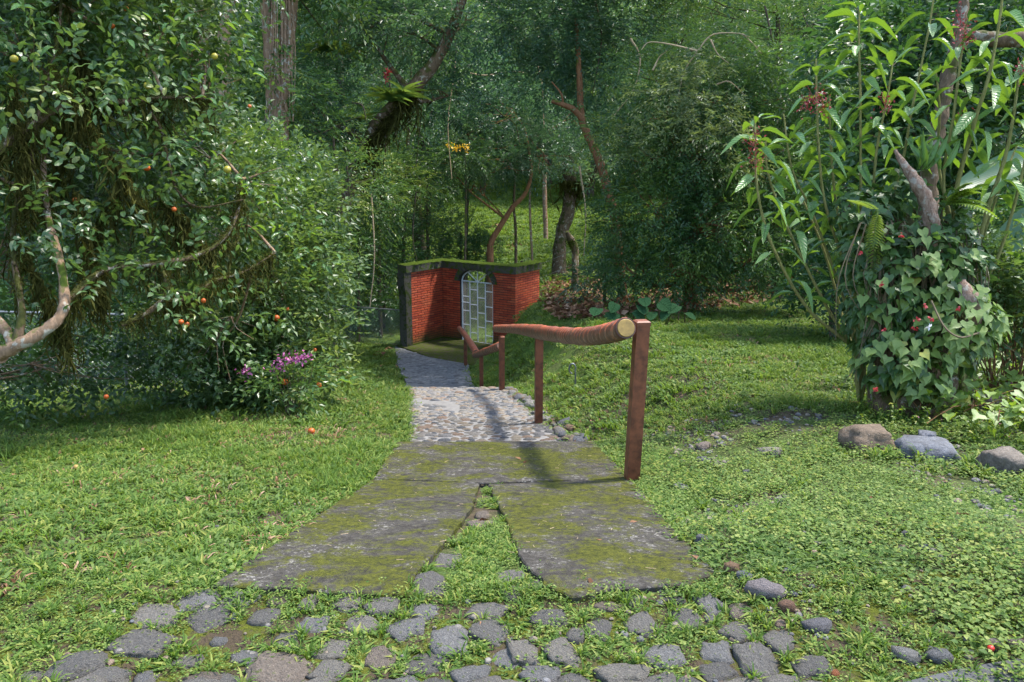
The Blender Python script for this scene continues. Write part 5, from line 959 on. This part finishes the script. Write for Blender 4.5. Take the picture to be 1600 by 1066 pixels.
bp = thing('banana_plant', 'banana plant with one broad pale blue green leaf at the right edge', 'banana plant', Gd(1640, 9.5)); BMs = leafmesh('banana_leaf', MA['b_ban'], nu=12, bend=.12, fold=.12, wf=lambda u: math.sin(math.pi*min(1, u*.93+.05))**.4)
m = MB(); b = Gd(1640, 9.5); tube(m, [b, P(1660, 350, 9.5), P(1650, 270, 9.4)], [.10, .07, .03], 9, 10); m.obj('stalk', MA['stem'], bp, True)
for (x, y, d), dr_, L_ in (((1640, 255, 9.3), (-1, -.2, -.18), 1.15), ((1640, 330, 9.4), (-.9, -.3, -.55), .9), ((1655, 300, 9.4), (.6, .2, .8), 1.3), ((1650, 280, 9.4), (.2, -.5, 1), 1.3)): place_leaf(BMs, bp, P(x, y, d), dr_, [0, -.75, 1], L_, .38)
ep = thing('elephant_ear', 'low clump of broad dark leaves under the drooping dark tree behind the handrail', 'plant', Gd(1010, 14.3)); EM = [leafmesh('broad_leaf', MA['b_ear'], nu=6, bend=b, fold=.1, wf=lambda u: math.sin(math.pi*min(1, u*.9+.1))**.6) for b in (.2, .4)]
for k, (x, y) in enumerate([(935, 482), (962, 474), (1005, 466), (1030, 472), (1060, 478), (990, 487), (1020, 488), (1045, 485), (1070, 490), (965, 490), (1000, 478), (945, 492)]):
    m = MB(); b = Gd(x, 14.3); c = P(x, y, 14.2); tube(m, [b, (b+c)/2, c], .012, 5, 5); m.obj('stalk', MA['twig'], ep); place_leaf(EM[k % 2], ep, c, [R.randn()*.6, -.8, -.25], [R.randn()*.4, -.5, 1], .19+.1*R.rand(), .18+.1*R.rand(), 'broad_leaf')
# fallen fruit
def fallen(label, px, py, r, mesh): p = gpt(px, py, r*.9+.03); return inst('fallen_fruit', mesh, None, p, (0, 0, 1), (r, r, r), label=label, category='fruit')
fallen('fallen orange lying on the sunlit grass below the pink blossoms', 487, 684, .035, FM); red_ = FM.copy(); red_.materials[0] = plain('red_skin', (.5, .03, .02), .4); fallen('small red fruit on the stones at the road corner', 1546, 1030, .012, red_)
yl = FM.copy(); yl.materials[0] = MA['gold']; fallen('small yellow windfall on the shaded left lawn', 120, 741, .022, yl)
# ------------------------------------------------------------------ leaf litter
def stuff_mb(name, label, mb, mat, **k): o = mb.obj(name, mat, None, kind='stuff', label=label); return o
m = MB(); zones = [([(845, 480), (850, 440), (900, 415), (950, 440), (940, 500), (870, 500)], 1300), ([(1090, 440), (1240, 430), (1250, 470), (1100, 490), (950, 500), (960, 470)], 1500), ([(820, 350), (760, 350), (740, 400), (820, 400)], 160), ([(560, 560), (620, 540), (625, 600)], 10)]
for z, n in zones: p = scat(n, z, .04, .13); leaves(m, p, rdir(n)*[1, 1, .35], np.tile([0, 0, 1.], (n, 1))+R.randn(n, 3)*.5, .13+.10*R.rand(n), .07+.05*R.rand(n), None, 4)
n = 380; p = np.stack([R.uniform(-6, 6, n), R.uniform(2.6, 12, n)], 1); p = np.c_[p, gz(p[:, 0], p[:, 1])+.03]; leaves(m, p, rdir(n)*[1, 1, .3], np.tile([0, 0, 1.], (n, 1))+R.randn(n, 3)*.4, .03+.05*R.rand(n), .025, None, 4); stuff_mb('fallen_leaves', 'brown fallen leaves', m, MA['dry'])
m = MB(); n = 140; yy = R.uniform(3.1, 6.6, n); xx = np.interp(yy, PCy, PCx)+R.uniform(-.85, .85, n); zz = cz(yy)+.016
for a, b, c in zip(xx, yy, zz): d = R.randn(2); d = d/np.linalg.norm(d)*(.015+.03*R.rand()); tube(m, [(a, b, c), (a+d[0], b+d[1], float(cz(b+d[1]))+.016)], .0011, 3, 2, caps=False)
stuff_mb('straw_bits', 'dry straw bits on the concrete', m, MA['twigp'])
# small weathered chips on the ramp and gravel between cobbles
m = MB(); n = 900; yy = R.uniform(.8, 4.6, n); xx = R.uniform(-1.7, 1.7, n)
for a, b in zip(xx, yy):
    s = .006+.012*R.rand()**2; V, Fq = PV[int(R.rand()*6)]; onc = 3.05 < b
    if onc and abs(a) < .95: continue
    m.add(V*s*2+[a, b, (float(cz(b)) if onc and abs(a) < .9 else float(gz(a, b)))+.012], Fq, R.rand())
stuff_mb('gravel', 'fine gravel and grit', m, MA['pebble'])
# ------------------------------------------------------------------ grass and weeds: instanced tufts
SRC = bpy.data.collections.new('tuft_sources')
def src(mb, mat): o = bpy.data.objects.new('grass_tuft', mb.mesh('grass_tuft', mat)); SRC.objects.link(o); return o
def tuft(n, l0, l1, w, rad, up, mat, t='b', flat=0):
    m = MB(); a = R.rand(n)*6.28; r = rad*np.sqrt(R.rand(n)); p = np.stack([np.cos(a)*r, np.sin(a)*r, flat*R.rand(n)], 1); a2 = a+R.randn(n)*.8; el = up*(.35+R.rand(n))
    d = np.stack([np.cos(a2), np.sin(a2), el], 1); leaves(m, p, d, np.tile([0, 0, 1.], (n, 1))+R.randn(n, 3)*.25, l0+(l1-l0)*R.rand(n), w*(.7+.6*R.rand(n)), None, t); return src(m, mat)
LAWN = [tuft(13, .035, .085, .0075, .05, .75, MA['grass']), tuft(11, .03, .07, .010, .055, .45, MA['grassd']), tuft(10, .03, .06, .013, .05, .55, MA['grass'], 4), tuft(16, .05, .12, .006, .035, 1.4, MA['grass']), tuft(9, .03, .08, .006, .05, .35, MA['dry'])]
WEED = [tuft(22, .010, .018, .012, .06, .35, MA['weed'], 4, .045), tuft(18, .013, .026, .015, .06, .4, MA['weed'], 4, .05), tuft(12, .02, .045, .011, .05, .5, MA['grassd'], 4, .02), tuft(16, .012, .02, .014, .05, .3, MA['grass'], 4, .06)]
ROS = [tuft(11, .06, .13, .020, .015, .45, MA['grass'], 4), tuft(9, .04, .09, .016, .015, .6, MA['weed'], 4), tuft(14, .05, .11, .008, .02, 1.0, MA['grass'])]
FAR = [tuft(26, .05, .13, .018, .16, .6, MA['grass']), tuft(22, .05, .11, .024, .16, .5, MA['grassd'])]
def scatter(name, label, pts, srcs, s0, s1, ids=None):
    n = len(pts); me = bpy.data.meshes.new(name); me.vertices.add(n); me.vertices.foreach_set('co', pts.astype(np.float32).ravel())
    a = me.attributes.new('rot', 'FLOAT_VECTOR', 'POINT'); a.data.foreach_set('vector', np.stack([R.randn(n)*.12, R.randn(n)*.12, R.rand(n)*6.28], 1).astype(np.float32).ravel())
    a = me.attributes.new('scl', 'FLOAT', 'POINT'); a.data.foreach_set('value', (s0+(s1-s0)*R.rand(n)).astype(np.float32)); a = me.attributes.new('idx', 'INT', 'POINT'); a.data.foreach_set('value', (R.rand(n)*len(srcs)).astype(np.int32) if ids is None else ids.astype(np.int32))
    o = bpy.data.objects.new(name, me); COL.objects.link(o); o['kind'] = 'stuff'; o['label'] = label
    c = bpy.data.collections.new(name+'_tufts'); [c.objects.link(s) for s in dict.fromkeys(srcs)]
    g = bpy.data.node_groups.new(name, 'GeometryNodeTree'); g.interface.new_socket('Geometry', in_out='INPUT', socket_type='NodeSocketGeometry'); g.interface.new_socket('Geometry', in_out='OUTPUT', socket_type='NodeSocketGeometry')
    N = g.nodes.new; i = N('NodeGroupInput'); u = N('NodeGroupOutput'); ip = N('GeometryNodeInstanceOnPoints'); ci = N('GeometryNodeCollectionInfo'); ci.inputs['Collection'].default_value = c; ci.inputs['Separate Children'].default_value = True; ci.inputs['Reset Children'].default_value = True
    def at(nm, ty): x = N('GeometryNodeInputNamedAttribute'); x.data_type = ty; x.inputs['Name'].default_value = nm; return x.outputs['Attribute']
    lk = g.links.new; lk(i.outputs[0], ip.inputs['Points']); lk(ci.outputs[0], ip.inputs['Instance']); ip.inputs['Pick Instance'].default_value = True; lk(at('idx', 'INT'), ip.inputs['Instance Index'])
    er = N('FunctionNodeEulerToRotation'); lk(at('rot', 'FLOAT_VECTOR'), er.inputs[0]); lk(er.outputs[0], ip.inputs['Rotation']); lk(at('scl', 'FLOAT'), ip.inputs['Scale']); lk(ip.outputs[0], u.inputs[0])
    md = o.modifiers.new('tufts', 'NODES'); md.node_group = g; return o
def field(y0, y1, dens, k=.72, m=1.2):
    ym = (y0+y1)/2; area = (y1-y0)*2*(k*ym+m); n = int(area*dens*1.15); y = R.uniform(y0, y1, n*2); x = R.uniform(-1, 1, n*2)*(k*y1+m); ok = np.abs(x) < k*y+m; x, y = x[ok][:n], y[ok][:n]; return x, y
def on_hard(x, y, mg=.0):
    pd = pathdist(x, y); h = (pd < mg) & (y > 3.0) & (y < 12.95); h |= in_poly(x, y, Lp) | in_poly(x, y, Tp) | on_slab(x, y); return h
cob = np.array(stones)
def near_stone(x, y, f=.72):
    b = np.zeros(len(x), bool)
    for sx, sy_, r in cob: b |= ((x-sx)**2+((y-sy_)*1.0)**2) < (r*f)**2
    return b
def apron(x, y): return (y < 3.15+.12*np.sin(x*4)) & (x > -1.95-.35*(3-y)) & (x < 1.45+.25*(3-y))
X, Y = [], []
for a0, a1, dn in ((1.2, 3.5, 620), (3.5, 5.5, 520), (5.5, 8, 330), (8, 12, 190), (12, 17, 90), (17, 26, 40)): x, y = field(a0, a1, dn); X.append(x); Y.append(y)
x = np.concatenate(X); y = np.concatenate(Y); road = (x > 1.72) & (y < 2.16)
ok = ~on_hard(x, y, -.01) & ~apron(x, y) & ~road & ~((vnoise(x, y, 1.4, 21)*.6+vnoise(x, y, 5, 22)*.4 < .33) & (R.rand(len(x)) < .75)); x, y = x[ok], y[ok]
right = (x > .3) & (y < 6.6+.5*np.sin(x)) & (vnoise(x, y, 2, 23) > -1); left = ~right
def pts3(x, y, dz=0): return np.stack([x, y, gz(x, y)+dz], 1)
xl, yl_ = x[left], y[left]; nn = vnoise(xl, yl_, 1.1, 24)*.7+vnoise(xl, yl_, 4, 25)*.3; ids = np.where(nn > .62, 3, np.where(nn > .48, 0, np.where(R.rand(len(nn)) < .5, 1, 2))); ids = np.where(R.rand(len(nn)) < .3, (R.rand(len(nn))*3).astype(int), ids)
ids = np.where(R.rand(len(nn)) < .045+.09*(vnoise(xl, yl_, .8, 26) > .62), 4, ids); sc_ = scatter('lawn_grass', 'matted bright green lawn grass', pts3(xl, yl_), LAWN, .62, 1.2, ids)
xr, yr = x[right], y[right]; bare = (vnoise(xr, yr, 1.7, 51)*.55+vnoise(xr, yr, 6, 52)*.45); kp = (bare > .40) | (R.rand(len(xr)) < .22); xr, yr = xr[kp], yr[kp]; nv = vnoise(xr, yr, 1.3, 53)
scatter('ground_weeds', 'low small leaved weeds covering the right foreground', pts3(xr, yr), WEED, .6, 1.5, np.where(R.rand(len(xr)) < .3, (R.rand(len(xr))*4).astype(int), np.where(nv > .6, 0, np.where(nv > .42, 3, np.where(nv > .3, 1, 2)))))
m = MB(); gx_ = R.uniform(.6, 5.5, 5200); gy_ = R.uniform(2.2, 7.5, 5200); q_ = (vnoise(gx_, gy_, 1.7, 51)*.55+vnoise(gx_, gy_, 6, 52)*.45 < .41) & (pathdist(gx_, gy_) > .03)
for a, b in zip(gx_[q_], gy_[q_]): s = .008+.022*R.rand()**3; V, Fq = PV[int(R.rand()*6)]; m.add(V*s*2+[a, b, float(gz(a, b))+.008], Fq, R.rand())
stuff_mb('pebble_scatter', 'small pebbles showing through the thin weeds', m, MA['pebble'])
x2, y2 = field(1.6, 10, 26); ok = ~on_hard(x2, y2, 0) & ~apron(x2, y2) & (vnoise(x2, y2, 1.2, 31) > .45) & ~((x2 > 1.72) & (y2 < 2.16)); scatter('leafy_weeds', 'taller leafy weeds in the lawn', pts3(x2[ok], y2[ok]), ROS, .6, 1.2)
# weeds in the joints of the cobbles and in the gap of the ramp
n = 15000; x3 = R.uniform(-2.7, 2.4, n); y3 = R.uniform(.6, 3.25, n); ok = apron(x3, y3) & ~near_stone(x3, y3, .78) & (vnoise(x3, y3, 2.2, 41)*.6+vnoise(x3, y3, 7, 42)*.4 > .27); x3, y3 = x3[ok], y3[ok]
gapn = 1500; yg = 2.95+2.25*R.rand(gapn)**1.3; xg = -.115+(R.rand(gapn)-.5)*2*np.interp(yg, [2.9, 3.3, 3.9, 5.2], [.40, .27, .11, .045]); k1 = vnoise(xg, yg, 6, 43) > .3; xg, yg = xg[k1], yg[k1]
pt = np.concatenate([pts3(x3, y3), np.stack([xg, yg, np.maximum(gz(xg, yg), cz(yg)-.03)], 1)]); pt = pt[~on_slab(pt[:, 0], pt[:, 1]) | (R.rand(len(pt)) < .05)]; scatter('joint_weeds', 'weeds growing in the joints of the cobbles and the gap of the ramp', pt, WEED+ROS+ROS, .42, .8)
x4, y4 = field(26, 66, 5.5, .72, 2); scatter('far_grass', 'sunlit grass of the far lawn', pts3(x4, y4), FAR, 1.5, 3.0)
x5, y5 = field(8, 30, 16, .72, 2); ok = ~on_hard(x5, y5, .1); scatter('coarse_grass', 'coarse grass of the lower garden', pts3(x5[ok], y5[ok]), FAR, .5, 1.1)
# ragged fringe of weeds over the slab edges and the foot of walls
n = 1500; ye = R.uniform(3.0, 12.8, n); sd = np.sign(R.randn(n)); xe = np.interp(ye, PCy, PCx)+sd*(np.interp(ye, PWy, PHW)+.03+.05*R.randn(n)); ke = ~on_slab(xe, ye) | (R.rand(n) < .1); xe, ye = xe[ke], ye[ke]; scatter('edge_weeds', 'fringe of weeds along both edges of the ramp and path', pts3(xe, ye, .0), WEED+LAWN[:2], .7, 1.3)

# lianas and dead twigs hanging in the forest
t = thing('liana_tangle', 'tangle of thin pale lianas and dead twigs hanging in front of the far forest', 'vine', P(760, 250, 21)); m = MB()
for (pts, d) in (([(735, 115), (760, 118), (800, 112), (830, 116)], 21), ([(770, 165), (785, 180), (805, 195), (812, 225)], 20), ([(640, 0), (655, 60), (660, 150), (650, 260)], 20), ([(470, 0), (492, 30), (515, 60)], 16), ([(500, 210), (540, 190), (565, 182)], 16), ([(550, 160), (566, 165), (573, 190)], 16), ([(985, 60), (1000, 90), (990, 140), (960, 180)], 17), ([(820, 60), (845, 120), (850, 200)], 21), ([(705, 0), (712, 90), (700, 190), (706, 280)], 21), ([(1195, 10), (1212, 80), (1240, 150)], 16), ([(930, 0), (940, 60), (925, 150)], 18), ([(580, 300), (585, 400), (578, 480)], 17), ([(542, 260), (548, 350), (540, 470)], 16), ([(650, 300), (645, 370), (652, 410)], 20), ([(905, 260), (915, 330), (912, 400)], 19)):
    o = m; mm = MB(); tube(mm, [P(x, y, d) for x, y in pts], [.022, .016, .010], 5, 14, .2); mm.obj('liana', MA['twigp'] if d % 2 else MA['barkd'], t, True)

n = 420; xf = R.uniform(-1.35, 1.15, n); yf = 2.93+R.randn(n)*.035; kf = (vnoise(xf, yf, 5, 61) > .35) & (~on_slab(xf, yf) | (R.rand(n) < .08))
scatter('front_weeds', 'weeds creeping over the front edge of the concrete ramp', np.stack([xf, yf, np.maximum(gz(xf, yf), -.012)], 1)[kf], WEED+LAWN[:2], .4, .8)

rkp = np.concatenate([scat(130, [(1310, 690), (1620, 725), (1620, 760), (1310, 725)], 0, 0), scat(110, [(1340, 640), (1600, 650), (1600, 690), (1340, 672)], 0, 0)])
scatter('bank_weeds', 'taller weeds round the three rocks at the foot of the bank', rkp, ROS+WEED, .8, 1.7)
m = MB()
for q_ in scat(170, [(1320, 610), (1600, 600), (1600, 700), (1320, 680)], 0, 0):
    h_ = .10+.16*R.rand(); e = q_+[R.randn()*.03, R.randn()*.03, h_]; tube(m, [q_, e], [.0025, .0015], 3, 3, caps=False); k_ = 9; f_ = R.rand(k_)[:, None]; leaves(m, q_+(e-q_)*(.25+.75*f_), rdir(k_)*[1, 1, .4], np.tile([0, 0, 1.], (k_, 1))+R.randn(k_, 3)*.3, .022+.02*R.rand(k_), .02, None, 4)
stuff_mb('smartweed', 'upright leafy weeds growing on the bank between the vines and the rocks', m, MA['l_yel'])
